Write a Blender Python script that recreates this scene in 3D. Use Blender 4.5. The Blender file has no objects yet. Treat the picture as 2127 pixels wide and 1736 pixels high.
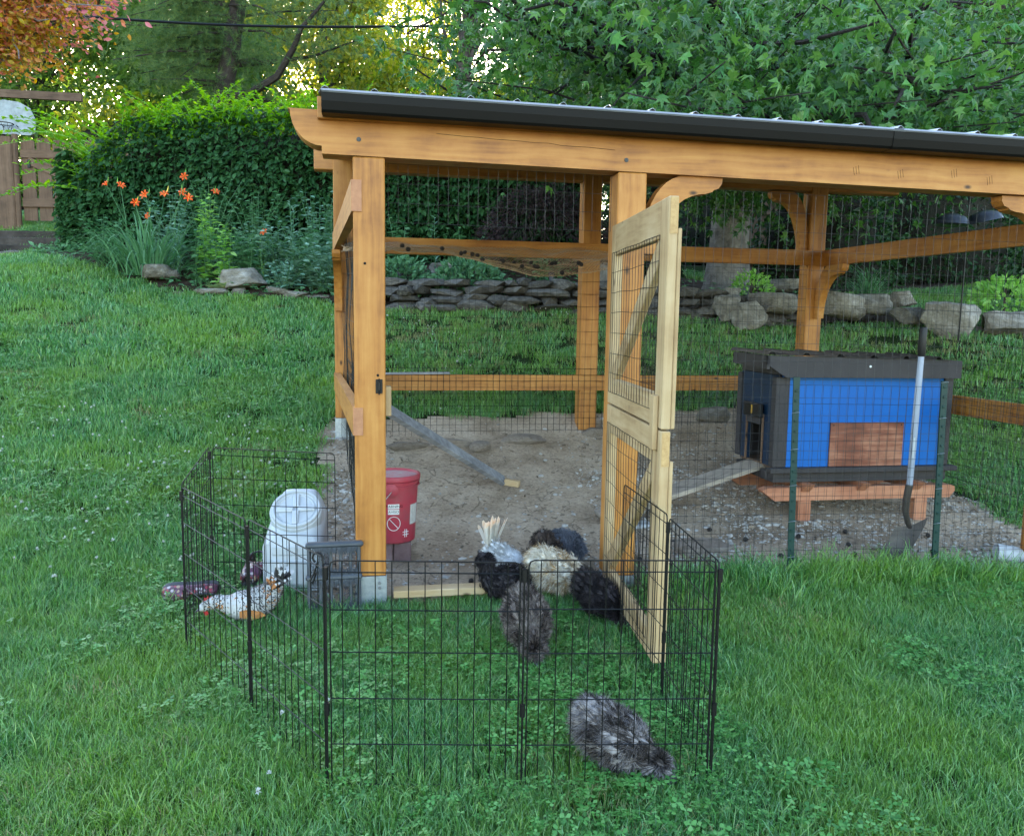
import bpy, math, random
import numpy as np
from mathutils import Vector, Matrix, noise as mnoise

random.seed(11)
rng = np.random.default_rng(11)
scene = bpy.context.scene
COL = scene.collection

# ------------------------------------------------------------------ camera
F_PX, PITCH, ROLL, CAM_H = 1709.35, .1202, -.015, 1.4848
cp, sp, cr, sr = math.cos(PITCH), math.sin(PITCH), math.cos(ROLL), math.sin(ROLL)
AX = Vector((1, 0, 0)); AU = Vector((0, sp, cp)); AF = Vector((0, cp, -sp))
rightv = AX * cr - AU * sr
upv = AX * sr + AU * cr
cam_d = bpy.data.cameras.new('camera'); cam = bpy.data.objects.new('camera', cam_d)
COL.objects.link(cam)
m = Matrix.Identity(4)
for i in range(3):
    m[i][0] = rightv[i]; m[i][1] = upv[i]; m[i][2] = -AF[i]
m[2][3] = CAM_H
cam.matrix_world = m
cam_d.sensor_width = 36; cam_d.sensor_fit = 'HORIZONTAL'
cam_d.lens = F_PX / 2126 * 36
cam_d.clip_end = 600; cam_d.clip_start = .05
scene.camera = cam

# ------------------------------------------------------------------ light
SUN_EL, SUN_AZ = math.radians(15), math.radians(-14)      # azimuth from +Y, negative = left
world = bpy.data.worlds.new('World'); scene.world = world; world.use_nodes = True
wn = world.node_tree.nodes; wl = world.node_tree.links
bg = wn.get('Background') or wn.new('ShaderNodeBackground')
sky = wn.new('ShaderNodeTexSky'); sky.sky_type = 'NISHITA'; sky.sun_disc = False
sky.sun_elevation = SUN_EL; sky.sun_rotation = SUN_AZ
sky.air_density = 1.0; sky.dust_density = 1.0; sky.ozone_density = .6
wl.new(sky.outputs[0], bg.inputs[0]); bg.inputs[1].default_value = .15
sd = bpy.data.lights.new('sun', 'SUN'); sun = bpy.data.objects.new('sun', sd); COL.objects.link(sun)
sd.energy = 4.0; sd.angle = math.radians(.6); sd.color = (1, .84, .58)
sdir = Vector((math.sin(SUN_AZ) * math.cos(SUN_EL), math.cos(SUN_AZ) * math.cos(SUN_EL), math.sin(SUN_EL)))
sun.rotation_euler = sdir.to_track_quat('Z', 'Y').to_euler()
sun.location = sdir * 60
vs = scene.view_settings
vs.view_transform = 'Standard'; vs.look = 'None'; vs.gamma = 1; vs.use_curve_mapping = False
vs.exposure = 3.05
scene.cycles.max_bounces = 8; scene.cycles.transparent_max_bounces = 8

# ------------------------------------------------------------------ helpers
def at(x, y, Y):
    """point at distance Y seen at (x, y) of a 2126 x 1736 picture"""
    a, b = (x - 1063) / F_PX, (868 - y) / F_PX
    d = AF + rightv * a + upv * b
    t = Y / d.y
    return Vector((0, 0, CAM_H)) + d * t

FX, FY, YAW = -.7816, 4.058, .1706
cy_, sy_ = math.cos(YAW), math.sin(YAW)
def run(u, v, z=0.):
    return Vector((FX + u * cy_ - v * sy_, FY + u * sy_ + v * cy_, z))
def run_inv(x, y):
    dx, dy = x - FX, y - FY
    return dx * cy_ + dy * sy_, -dx * sy_ + dy * cy_

def tag(o, label=None, cat=None, group=None, kind=None):
    if label: o['label'] = label
    if cat: o['category'] = cat
    if group: o['group'] = group
    if kind: o['kind'] = kind
    return o

def empty(name, loc, rz=0, label=None, cat=None, group=None):
    o = bpy.data.objects.new(name, None); COL.objects.link(o)
    o.location = loc; o.rotation_euler = (0, 0, rz); o.empty_display_size = .1
    return tag(o, label, cat, group)

def link(name, me, parent=None):
    o = bpy.data.objects.new(name, me); COL.objects.link(o)
    if parent: o.parent = parent
    return o

def np_mesh(name, V, faces, mats, parent=None, smooth=False, mi=None):
    """V (n,3); faces = list of int arrays (m,k)"""
    me = bpy.data.meshes.new(name)
    V = np.asarray(V, np.float32)
    me.vertices.add(len(V)); me.vertices.foreach_set('co', V.ravel())
    loops = np.concatenate([f.ravel() for f in faces]).astype(np.int32)
    tot = np.concatenate([np.full(len(f), f.shape[1], np.int32) for f in faces])
    st = np.concatenate([[0], np.cumsum(tot)[:-1]]).astype(np.int32)
    me.loops.add(len(loops)); me.loops.foreach_set('vertex_index', loops)
    me.polygons.add(len(tot)); me.polygons.foreach_set('loop_start', st)
    me.polygons.foreach_set('loop_total', tot)
    if mi is not None: me.polygons.foreach_set('material_index', np.asarray(mi, np.int32))
    me.polygons.foreach_set('use_smooth', np.full(len(tot), smooth))
    for mm in (mats if isinstance(mats, (list, tuple)) else [mats]): me.materials.append(mm)
    me.update(calc_edges=True); me.validate()
    return link(name, me, parent)

class MB:
    """collects simple shapes and links them as one mesh"""
    def __init__(s): s.v = []; s.f = []; s.m = []; s.k = 0
    def add(s, vs_, fs):
        b = len(s.v); s.v += [tuple(p) for p in vs_]
        for f in fs: s.f.append([b + i for i in f]); s.m.append(s.k)
        return s
    def box(s, lo, hi, M=None, bev=0.):
        x0, y0, z0 = lo; x1, y1, z1 = hi
        if bev > 0:
            b = min(bev, (x1-x0)*.45, (y1-y0)*.45, (z1-z0)*.45)
            P = []; idx = {}
            for i, x in enumerate((x0, x1)):
                for j, y in enumerate((y0, y1)):
                    for k, z in enumerate((z0, z1)):
                        sx, sy, sz = (1, -1)[i], (1, -1)[j], (1, -1)[k]
                        for a in range(3):
                            q = [x + sx*b, y + sy*b, z + sz*b]; q[a] = (x, y, z)[a]
                            idx[(i, j, k, a)] = len(P); P.append(q)
            F = []
            g = lambda i, j, k, a: idx[(i, j, k, a)]
            for i in (0, 1):
                q = [g(i,0,0,0), g(i,1,0,0), g(i,1,1,0), g(i,0,1,0)]; F.append(q if i else q[::-1])
                q = [g(0,i,0,1), g(0,i,1,1), g(1,i,1,1), g(1,i,0,1)]; F.append(q if i else q[::-1])
                q = [g(0,0,i,2), g(1,0,i,2), g(1,1,i,2), g(0,1,i,2)]; F.append(q if i else q[::-1])
            for i in (0, 1):
                for j in (0, 1):
                    w = (i + j) % 2
                    q = [g(i,j,0,0), g(i,j,0,1), g(i,j,1,1), g(i,j,1,0)]; F.append(q if w == 0 else q[::-1])
                    q = [g(i,0,j,0), g(i,0,j,2), g(i,1,j,2), g(i,1,j,0)]; F.append(q[::-1] if w == 0 else q)
                    q = [g(0,i,j,1), g(0,i,j,2), g(1,i,j,2), g(1,i,j,1)]; F.append(q if w == 0 else q[::-1])
            for i in (0, 1):
                for j in (0, 1):
                    for k in (0, 1):
                        q = [g(i,j,k,0), g(i,j,k,1), g(i,j,k,2)]; F.append(q if (i+j+k) % 2 else q[::-1])
        else:
            P = [(x0,y0,z0),(x1,y0,z0),(x1,y1,z0),(x0,y1,z0),(x0,y0,z1),(x1,y0,z1),(x1,y1,z1),(x0,y1,z1)]
            F = [(0,3,2,1),(4,5,6,7),(0,1,5,4),(1,2,6,5),(2,3,7,6),(3,0,4,7)]
        if M is not None: P = [M @ Vector(p) for p in P]
        return s.add(P, F)
    def beam(s, a, b, w, h, up=(0, 0, 1), bev=.004):
        """box from a to b, w across, h along 'up'"""
        a, b = Vector(a), Vector(b); d = (b - a); L = d.length; d.normalize()
        sd_ = d.cross(Vector(up)).normalized(); u_ = sd_.cross(d).normalized()
        M = Matrix(((d.x, sd_.x, u_.x, a.x), (d.y, sd_.y, u_.y, a.y), (d.z, sd_.z, u_.z, a.z), (0, 0, 0, 1)))
        return s.box((0, -w/2, -h/2), (L, w/2, h/2), M, bev)
    def tube(s, pts, r, n=6, cap=True):
        pts = [Vector(p) for p in pts]; R = r if isinstance(r, (list, tuple)) else [r]*len(pts)
        base = len(s.v); prev = None
        for i, p in enumerate(pts):
            d = (pts[min(i+1, len(pts)-1)] - pts[max(i-1, 0)]).normalized()
            if prev is None:
                a = Vector((0, 0, 1)) if abs(d.z) < .9 else Vector((1, 0, 0))
                x = d.cross(a).normalized()
            else:
                x = (prev - d * prev.dot(d)).normalized()
            prev = x; y = d.cross(x)
            for k in range(n):
                t = 2*math.pi*k/n; q = p + (x*math.cos(t) + y*math.sin(t))*R[i]
                s.v.append(tuple(q))
        for i in range(len(pts)-1):
            for k in range(n):
                a = base+i*n+k; b = base+i*n+(k+1) % n
                s.f.append([a, b, b+n, a+n]); s.m.append(s.k)
        if cap:
            s.f.append([base+k for k in range(n)][::-1]); s.m.append(s.k)
            e = base+(len(pts)-1)*n; s.f.append([e+k for k in range(n)]); s.m.append(s.k)
        return s
    def lathe(s, prof, n=32, M=None, wob=0):
        """prof list of (r, z)"""
        base = len(s.v)
        for r, z in prof:
            for k in range(n):
                t = 2*math.pi*k/n; p = Vector((r*math.cos(t), r*math.sin(t), z))
                s.v.append(tuple(M @ p if M is not None else p))
        for i in range(len(prof)-1):
            for k in range(n):
                a = base+i*n+k; b = base+i*n+(k+1) % n
                s.f.append([a, b, b+n, a+n]); s.m.append(s.k)
        s.f.append([base+k for k in range(n)][::-1]); s.m.append(s.k)
        e = base+(len(prof)-1)*n; s.f.append([e+k for k in range(n)]); s.m.append(s.k)
        return s
    def prism(s, poly, d0, d1, fn):
        """poly [(a,b)], extruded from d0 to d1, fn(a,b,d)->xyz"""
        n = len(poly)
        P = [fn(a, b, d0) for a, b in poly] + [fn(a, b, d1) for a, b in poly]
        F = [list(range(n))[::-1], [n+i for i in range(n)]] + [[i, (i+1) % n, n+(i+1) % n, n+i] for i in range(n)]
        return s.add(P, F)
    def build(s, name, mats, parent=None, smooth=False):
        me = bpy.data.meshes.new(name); me.from_pydata(s.v, [], s.f)
        for mm in (mats if isinstance(mats, (list, tuple)) else [mats]): me.materials.append(mm)
        for p, k in zip(me.polygons, s.m): p.material_index = k
        if smooth:
            for p in me.polygons: p.use_smooth = True
        me.update()
        o = link(name, me, parent)
        if smooth:
            try: me.set_sharp_from_angle(angle=math.radians(38))
            except Exception: pass
        return o

def copy_tree(o, parent=None):
    c = o.copy(); COL.objects.link(c); c.parent = parent
    for ch in list(o.children): copy_tree(ch, c)
    return c

def rot_from(d, roll=None):
    """(n,3) directions -> (n,3,3) frames with local Y along d, random roll kept near 'up' if roll given"""
    d = d/np.linalg.norm(d, axis=1, keepdims=True)
    up = np.tile(np.array([0., 0, 1]), (len(d), 1))
    bad = np.abs(d[:, 2]) > .97; up[bad] = [1, 0, 0]
    x = np.cross(d, up); x /= np.linalg.norm(x, axis=1, keepdims=True)
    z = np.cross(x, d)
    a = roll if roll is not None else rng.uniform(0, 2*np.pi, len(d))
    c, s_ = np.cos(a)[:, None], np.sin(a)[:, None]
    x2 = x*c + z*s_; z2 = -x*s_ + z*c
    return np.stack([x2, d, z2], axis=2)

def scatter(tv, tf, P, R, S):
    """merge copies of a template: returns V, faces list"""
    tv = np.asarray(tv, float); n = len(tv); N = len(P)
    S = np.asarray(S, float)
    if S.ndim == 1: S = S[:, None]
    V = np.einsum('nij,nkj->nki', R, tv[None]*S[:, None, :]) + P[:, None, :]
    out = []
    for f in tf:
        f = np.asarray(f)
        out.append((f[None] + (np.arange(N)*n)[:, None, None]).reshape(-1, f.shape[1]))
    return V.reshape(-1, 3), out

# leaf templates: Y is along the leaf
LEAF = ([(0,0,0),(-.26,.32,.07),(-.2,.68,.05),(0,1,-.06),(.2,.68,.05),(.26,.32,.07),(0,.5,-.02)],
        [np.array([[0,6,1,1],[1,6,2,2]])[:, :3], np.array([[0,5,6],[5,4,6],[6,4,3],[6,3,2]])])
LEAF2 = ([(0,0,0),(-.24,.5,.06),(0,1,-.04),(.24,.5,.06)], [np.array([[0,3,2],[0,2,1]])])
BLADE_LEAF = ([(-.05,0,0),(.05,0,0),(.075,.5,.1),(-.075,.5,.1),(0,1,-.05)], [np.array([[0,1,2,3]]), np.array([[3,2,4]])])
def star_leaf(dr=.07, sk=0., w1=.22, cu=0.):
    tips = [(-62, .55), (-30, .0), (-100, .0)]
    ang = [-115, -58, 0, 58, 115]; ln = [.62, .85, 1., .85, .62]
    v = [(0, .0, 0)]; c = (0, .33, .03); ring = []
    ring.append((0, -.02, 0))
    for i, (a, l) in enumerate(zip(ang, ln)):
        if i > 0:
            am = math.radians((ang[i-1]+ang[i])/2); ring.append((math.sin(am)*w1, .33+math.cos(am)*w1, .03))
        t = math.radians(a); ring.append((math.sin(t)*l*.66+sk*(.33+math.cos(t)*l*.66), .33+math.cos(t)*l*.66, -dr*(1+cu*math.sin(t))))
    v = [c]+ring; n = len(ring)
    return v, [np.array([[0, 1+(i+1) % n, 1+i] for i in range(n)])]
STAR = star_leaf(); STARS = [STAR, star_leaf(.22, .12, .20, .6), star_leaf(.30, -.1, .25, -.7), star_leaf(-.08, .05, .18, .5)]

# ------------------------------------------------------------------ materials
def new_mat(name):
    mt = bpy.data.materials.new(name); mt.use_nodes = True
    nt = mt.node_tree; nt.nodes.clear()
    out = nt.nodes.new('ShaderNodeOutputMaterial')
    return mt, nt, out
def nd(nt, t, **kw):
    n = nt.nodes.new(t)
    for k, v in kw.items():
        if k.startswith('i_'): n.inputs[k[2:].replace('_', ' ')].default_value = v
        else: setattr(n, k, v)
    return n
def ramp(nt, stops):
    n = nt.nodes.new('ShaderNodeValToRGB'); e = n.color_ramp.elements
    while len(e) > 1: e.remove(e[-1])
    e[0].position = stops[0][0]; e[0].color = (*stops[0][1], 1)
    for p, c in stops[1:]:
        q = e.new(p); q.color = (*c, 1)
    return n

def mat_plain(name, c1, c2=None, rough=.6, scale=6, metal=0., bump=0., bscale=60, spec=.5, detail=6):
    mt, nt, out = new_mat(name); L = nt.links
    b = nd(nt, 'ShaderNodeBsdfPrincipled'); b.inputs['Roughness'].default_value = rough
    b.inputs['Metallic'].default_value = metal; b.inputs['Specular IOR Level'].default_value = spec
    tc = nd(nt, 'ShaderNodeTexCoord')
    if c2 is None: c2 = tuple(x*.75 for x in c1)
    ns = nd(nt, 'ShaderNodeTexNoise'); ns.inputs['Scale'].default_value = scale; ns.inputs['Detail'].default_value = detail
    ns.inputs['Roughness'].default_value = .65
    rp = ramp(nt, [(.3, c2), (.7, c1)])
    L.new(tc.outputs['Object'], ns.inputs['Vector']); L.new(ns.outputs['Fac'], rp.inputs[0]); L.new(rp.outputs[0], b.inputs['Base Color'])
    if bump:
        n2 = nd(nt, 'ShaderNodeTexNoise'); n2.inputs['Scale'].default_value = bscale; n2.inputs['Detail'].default_value = 5
        bp = nd(nt, 'ShaderNodeBump'); bp.inputs['Strength'].default_value = bump; bp.inputs['Distance'].default_value = .01
        L.new(tc.outputs['Object'], n2.inputs['Vector']); L.new(n2.outputs['Fac'], bp.inputs['Height']); L.new(bp.outputs[0], b.inputs['Normal'])
    L.new(b.outputs[0], out.inputs[0])
    return mt

def mat_wood(name, dark, mid, light, axis='Z', rough=.55, knots=True, gscale=1., off=0., spec=.35, knot_col=None):
    mt, nt, out = new_mat(name); L = nt.links
    b = nd(nt, 'ShaderNodeBsdfPrincipled'); b.inputs['Roughness'].default_value = rough; b.inputs['Specular IOR Level'].default_value = spec
    tc = nd(nt, 'ShaderNodeTexCoord'); mp = nd(nt, 'ShaderNodeMapping')
    s = [38*gscale]*3; s['XYZ'.index(axis)] = 1.6*gscale
    mp.inputs['Scale'].default_value = s; mp.inputs['Location'].default_value = (off, off*1.7, off*.6)
    L.new(tc.outputs['Object'], mp.inputs['Vector'])
    # gentle bending of the grain
    wn_ = nd(nt, 'ShaderNodeTexNoise'); wn_.inputs['Scale'].default_value = 2.2
    L.new(tc.outputs['Object'], wn_.inputs['Vector'])
    mix = nd(nt, 'ShaderNodeMixRGB', blend_type='ADD'); mix.inputs[0].default_value = 1.
    vm = nd(nt, 'ShaderNodeVectorMath', operation='SCALE'); vm.inputs['Scale'].default_value = 1.6
    L.new(wn_.outputs['Color'], vm.inputs[0]); L.new(mp.outputs[0], mix.inputs[1]); L.new(vm.outputs[0], mix.inputs[2])
    n1 = nd(nt, 'ShaderNodeTexNoise'); n1.inputs['Scale'].default_value = 1.; n1.inputs['Detail'].default_value = 8; n1.inputs['Roughness'].default_value = .6
    L.new(mix.outputs[0], n1.inputs['Vector'])
    n2 = nd(nt, 'ShaderNodeTexNoise'); n2.inputs['Scale'].default_value = 3.4; n2.inputs['Detail'].default_value = 5; n2.inputs['Roughness'].default_value = .6
    L.new(tc.outputs['Object'], n2.inputs['Vector'])
    ad = nd(nt, 'ShaderNodeMath', operation='MULTIPLY_ADD'); ad.inputs[1].default_value = .50; ad.use_clamp = True
    sb = nd(nt, 'ShaderNodeMath', operation='MULTIPLY'); sb.inputs[1].default_value = .52
    L.new(n2.outputs['Fac'], sb.inputs[0]); L.new(n1.outputs['Fac'], ad.inputs[0]); L.new(sb.outputs[0], ad.inputs[2])
    rp = ramp(nt, [(.34, dark), (.49, mid), (.66, light)])
    L.new(ad.outputs[0], rp.inputs[0])
    col = rp.outputs[0]
    if knots:
        vo = nd(nt, 'ShaderNodeTexVoronoi'); vo.inputs['Scale'].default_value = 1.
        mk = nd(nt, 'ShaderNodeMapping'); ks = [6.5]*3; ks['XYZ'.index(axis)] = 3.4
        mk.inputs['Scale'].default_value = ks; mk.inputs['Location'].default_value = (off+.3, off, .2)
        L.new(tc.outputs['Object'], mk.inputs['Vector']); L.new(mk.outputs[0], vo.inputs['Vector'])
        rk = ramp(nt, [(.03, (1, 1, 1)), (.1, (0, 0, 0))])
        L.new(vo.outputs['Distance'], rk.inputs[0])
        mk2 = nd(nt, 'ShaderNodeMixRGB'); L.new(rk.outputs[0], mk2.inputs[0]); L.new(col, mk2.inputs[1])
        mk2.inputs[2].default_value = (*(knot_col or tuple(x*.25 for x in dark)), 1); col = mk2.outputs[0]
    L.new(col, b.inputs['Base Color'])
    bp = nd(nt, 'ShaderNodeBump'); bp.inputs['Strength'].default_value = .12; bp.inputs['Distance'].default_value = .01
    L.new(n1.outputs['Fac'], bp.inputs['Height']); L.new(bp.outputs[0], b.inputs['Normal'])
    L.new(b.outputs[0], out.inputs[0])
    return mt

def mat_leaf(name, cols, trans=.35, rough=.5, spec=.35, patch=None, tcol=None):
    """cols: ramp colours picked per leaf; patch: (scale, colour, amount) large scale tint"""
    mt, nt, out = new_mat(name); L = nt.links
    g = nd(nt, 'ShaderNodeNewGeometry'); oi = nd(nt, 'ShaderNodeObjectInfo')
    ad = nd(nt, 'ShaderNodeMath', operation='ADD'); fr = nd(nt, 'ShaderNodeMath', operation='FRACT')
    L.new(g.outputs['Random Per Island'], ad.inputs[0]); L.new(oi.outputs['Random'], ad.inputs[1]); L.new(ad.outputs[0], fr.inputs[0])
    n = len(cols); rp = ramp(nt, [(i/(n-1), c) for i, c in enumerate(cols)])
    L.new(fr.outputs[0], rp.inputs[0]); col = rp.outputs[0]
    if patch:
        ns = nd(nt, 'ShaderNodeTexNoise'); ns.inputs['Scale'].default_value = patch[0]; ns.inputs['Detail'].default_value = 3
        L.new(g.outputs['Position'], ns.inputs['Vector'])
        r2 = ramp(nt, [(.42, (0, 0, 0)), (.62, (patch[2],)*3)])
        L.new(ns.outputs['Fac'], r2.inputs[0])
        mx = nd(nt, 'ShaderNodeMixRGB'); L.new(r2.outputs[0], mx.inputs[0]); L.new(col, mx.inputs[1]); mx.inputs[2].default_value = (*patch[1], 1)
        col = mx.outputs[0]
    b = nd(nt, 'ShaderNodeBsdfPrincipled'); b.inputs['Roughness'].default_value = rough; b.inputs['Specular IOR Level'].default_value = spec
    L.new(col, b.inputs['Base Color'])
    if trans > 0:
        t = nd(nt, 'ShaderNodeBsdfTranslucent')
        hs = nd(nt, 'ShaderNodeHueSaturation'); hs.inputs['Hue'].default_value = .48; hs.inputs['Saturation'].default_value = 1.1; hs.inputs['Value'].default_value = 2.2
        L.new(col, hs.inputs['Color']); L.new(hs.outputs[0], t.inputs['Color'])
        ms = nd(nt, 'ShaderNodeMixShader'); ms.inputs[0].default_value = trans
        L.new(b.outputs[0], ms.inputs[1]); L.new(t.outputs[0], ms.inputs[2]); L.new(ms.outputs[0], out.inputs[0])
    else:
        L.new(b.outputs[0], out.inputs[0])
    return mt

def mat_rock(name, a, b_, c, scale=5, bump=.5, rough=.9, moss=None):
    mt, nt, out = new_mat(name); L = nt.links
    b = nd(nt, 'ShaderNodeBsdfPrincipled'); b.inputs['Roughness'].default_value = rough; b.inputs['Specular IOR Level'].default_value = .25
    tc = nd(nt, 'ShaderNodeTexCoord'); oi = nd(nt, 'ShaderNodeObjectInfo')
    vm = nd(nt, 'ShaderNodeVectorMath', operation='ADD'); L.new(tc.outputs['Object'], vm.inputs[0]); L.new(oi.outputs['Random'], vm.inputs[1])
    n1 = nd(nt, 'ShaderNodeTexNoise'); n1.inputs['Scale'].default_value = scale; n1.inputs['Detail'].default_value = 9; n1.inputs['Roughness'].default_value = .7
    L.new(vm.outputs[0], n1.inputs['Vector'])
    rp = ramp(nt, [(.3, a), (.5, b_), (.7, c)]); L.new(n1.outputs['Fac'], rp.inputs[0])
    hv = nd(nt, 'ShaderNodeHueSaturation'); mr = nd(nt, 'ShaderNodeMapRange'); mr.inputs['To Min'].default_value = .7; mr.inputs['To Max'].default_value = 1.3
    L.new(oi.outputs['Random'], mr.inputs['Value']); L.new(mr.outputs[0], hv.inputs['Value']); L.new(rp.outputs[0], hv.inputs['Color'])
    L.new(hv.outputs[0], b.inputs['Base Color'])
    n2 = nd(nt, 'ShaderNodeTexNoise'); n2.inputs['Scale'].default_value = scale*4; n2.inputs['Detail'].default_value = 8
    L.new(vm.outputs[0], n2.inputs['Vector'])
    bp = nd(nt, 'ShaderNodeBump'); bp.inputs['Strength'].default_value = bump; bp.inputs['Distance'].default_value = .03
    L.new(n2.outputs['Fac'], bp.inputs['Height']); L.new(bp.outputs[0], b.inputs['Normal']); L.new(b.outputs[0], out.inputs[0])
    return mt

OR_D, OR_M, OR_L = (.20, .068, .012), (.375, .150, .028), (.47, .22, .052)
M = {}
for ax in 'XYZ':
    M['oak'+ax] = mat_wood('stained_timber_'+ax.lower(), OR_D, OR_M, OR_L, ax, rough=.5)
    M['pale'+ax] = mat_wood('new_lumber_'+ax.lower(), (.26, .155, .07), (.40, .275, .14), (.49, .365, .215), ax, rough=.6, off=2.)
    M['red'+ax] = mat_wood('redwood_timber_'+ax.lower(), (.22, .075, .035), (.37, .15, .08), (.48, .23, .13), ax, rough=.65, off=4.)
    M['grey'+ax] = mat_wood('weathered_board_'+ax.lower(), (.10, .10, .105), (.19, .19, .20), (.30, .30, .31), ax, rough=.8, off=1., knots=False)
    M['fence'+ax] = mat_wood('old_fence_board_'+ax.lower(), (.06, .034, .02), (.12, .07, .042), (.18, .11, .07), ax, rough=.75, off=3.)
M['endgrain'] = mat_plain('end_grain', (.42, .19, .085), (.28, .11, .05), .6, 22)
M['paleend'] = mat_plain('pale_end_grain', (.5, .33, .14), (.36, .21, .08), .7, 60)
M['gutter'] = mat_plain('dark_painted_metal', (.004, .0034, .003), (.003, .0025, .002), .5, 3, spec=.15)
M['lip'] = mat_plain('rim_highlight_metal', (.24, .245, .26), (.16, .165, .175), .35, 5, metal=.4)  # pale tone stands in for the highlight along the gutter rim
M['roof'] = mat_plain('roof_metal', (.42, .46, .5), (.33, .36, .4), .35, 4, metal=.5)
M['galv'] = mat_plain('galvanised_steel', (.40, .43, .46), (.27, .30, .33), .45, 40, metal=.7)
M['blackw'] = mat_plain('black_wire', (.004, .004, .0045), None, .5, 4, spec=.25)
M['greyw'] = mat_plain('zinc_wire', (.06, .06, .06), (.03, .03, .03), .5, 30, metal=.3)
M['netting'] = mat_plain('sunlit_brown_netting', (.42, .25, .11), (.16, .085, .04), .4, 5)  # golden brown raised to stand in for sun glints on the net
M['darkw'] = mat_plain('dark_wire', (.012, .012, .012), (.006, .006, .006), .5, 30, spec=.3)
M['black'] = mat_plain('black_plastic', (.005, .005, .0055), None, .45, 5, spec=.3)
M['tpost'] = mat_plain('green_enamel', (.006, .038, .032), (.004, .022, .02), .45, 12, bump=.1, spec=.3)
M['white'] = mat_plain('white_plastic', (.46, .49, .52), (.38, .405, .43), .5, 8)
M['whitetag'] = mat_plain('white_paint', (.7, .7, .68), (.6, .6, .58), .6, 8)
M['greyp'] = mat_plain('grey_plastic', (.06, .07, .085), (.035, .042, .052), .5, 14)
M['bristle'] = mat_plain('bristles', (.07, .08, .095), (.03, .035, .045), .7, 50)
M['red'] = mat_plain('dusty_red_plastic', (.38, .014, .038), (.25, .05, .06), .5, 9, bump=.04)
M['redlid'] = mat_plain('dusty_lid', (.42, .10, .13), (.36, .30, .30), .6, 16)
M['block'] = mat_rock('concrete_block', (.14, .085, .085), (.21, .135, .13), (.28, .19, .18), 12, .2)
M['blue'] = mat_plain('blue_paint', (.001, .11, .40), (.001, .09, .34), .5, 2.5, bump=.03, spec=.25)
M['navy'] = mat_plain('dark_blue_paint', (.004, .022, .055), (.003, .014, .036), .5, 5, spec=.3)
M['char'] = mat_plain('charcoal_paint', (.045, .040, .041), (.03, .027, .028), .65, 6, bump=.05, spec=.3)
M['charroof'] = mat_plain('charcoal_metal', (.05, .045, .043), (.03, .028, .027), .45, 6, metal=.2)
M['patch'] = mat_wood('figured_wood_panel', (.028, .010, .007), (.18, .055, .03), (.40, .19, .115), 'X', rough=.45, gscale=.7, off=7., knots=False)
M['soil'] = mat_rock('garden_soil', (.018, .011, .007), (.035, .022, .014), (.06, .04, .028), 9, .6)
M['bark'] = mat_rock('tree_bark', (.08, .072, .068), (.19, .175, .16), (.30, .28, .26), 4, .9)
M['darkbark'] = mat_rock('dark_bark', (.018, .014, .012), (.04, .03, .025), (.075, .06, .05), 5, .8)
M['slate'] = mat_rock('flat_fieldstone', (.045, .04, .034), (.105, .095, .082), (.19, .175, .15), 6, .7)
M['boulder'] = mat_rock('boulder_stone', (.085, .072, .056), (.165, .148, .12), (.27, .25, .215), 3.5, .7)
M['clod'] = mat_rock('dry_clod', (.17, .135, .10), (.27, .22, .175), (.36, .30, .245), 8, .7)
M['timber'] = mat_rock('tarred_timber', (.02, .017, .015), (.045, .037, .032), (.075, .062, .055), 4, .4)
M['grassy'] = mat_leaf('grass_blade', [(.018, .085, .012), (.05, .19, .035), (.095, .27, .08), (.15, .32, .16), (.03, .13, .02), (.24, .38, .13), (.065, .22, .05), (.025, .11, .022)], .25, .32, .6, patch=(1.1, (.17, .29, .025), .45))
M['straw'] = mat_leaf('dry_grass_blade', [(.19, .21, .07), (.28, .25, .12), (.15, .22, .08)], .2, .6)
M['clover'] = mat_leaf('clover_leaf', [(.03, .13, .025), (.075, .23, .05), (.14, .32, .095)], .22, .4)
M['cflower'] = mat_plain('clover_blossom', (.62, .64, .6), (.5, .52, .46), .8, 30)
M['sweet'] = mat_leaf('sweetgum_leaf', [(.014, .06, .010), (.03, .10, .018), (.052, .145, .028), (.085, .19, .035)], .35, .38, .5)
M['sweetlight'] = mat_leaf('young_sweetgum_leaf', [(.05, .17, .05), (.09, .24, .05)], .35, .4, .45)
M['hedge'] = mat_leaf('hedge_leaf', [(.015, .06, .018), (.027, .088, .026), (.042, .115, .035)], .2, .5, .3)
M['hedgetop'] = mat_leaf('sunlit_hedge_leaf', [(.055, .17, .010), (.10, .26, .014), (.17, .34, .022)], .5, .45, .35)  # brighter yellow green paints sunlight onto the hedge top
M['pine'] = mat_leaf('pine_needle', [(.05, .11, .045), (.085, .15, .055), (.15, .20, .055)], .4, .6, .2)
M['backlitleaf'] = mat_leaf('backlit_leaf', [(.07, .125, .014), (.13, .175, .018), (.20, .225, .025), (.27, .255, .035)], .5, .5, .3)  # yellow put into the leaf colour to stand in for sun from behind
M['greenleaf'] = mat_leaf('woodland_leaf', [(.03, .08, .015), (.055, .12, .02), (.09, .16, .025)], .45, .5, .3)
M['beech'] = mat_leaf('copper_leaf', [(.22, .16, .02), (.36, .25, .03), (.42, .20, .07), (.48, .20, .13), (.30, .25, .03), (.2, .16, .03)], .6, .5, .3)
M['pinkleaf'] = mat_leaf('pink_leaf', [(.42, .12, .14), (.5, .2, .18), (.35, .10, .08)], .4, .5, .3)
M['herb'] = mat_leaf('bed_leaf', [(.04, .13, .05), (.075, .19, .08), (.12, .25, .12)], .25, .55)
M['bluegreen'] = mat_leaf('thistle_leaf', [(.09, .20, .14), (.15, .28, .20), (.22, .36, .27)], .2, .6)
M['lime'] = mat_leaf('light_green_leaf', [(.12, .30, .05), (.19, .39, .08), (.26, .45, .13)], .35, .5)
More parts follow.
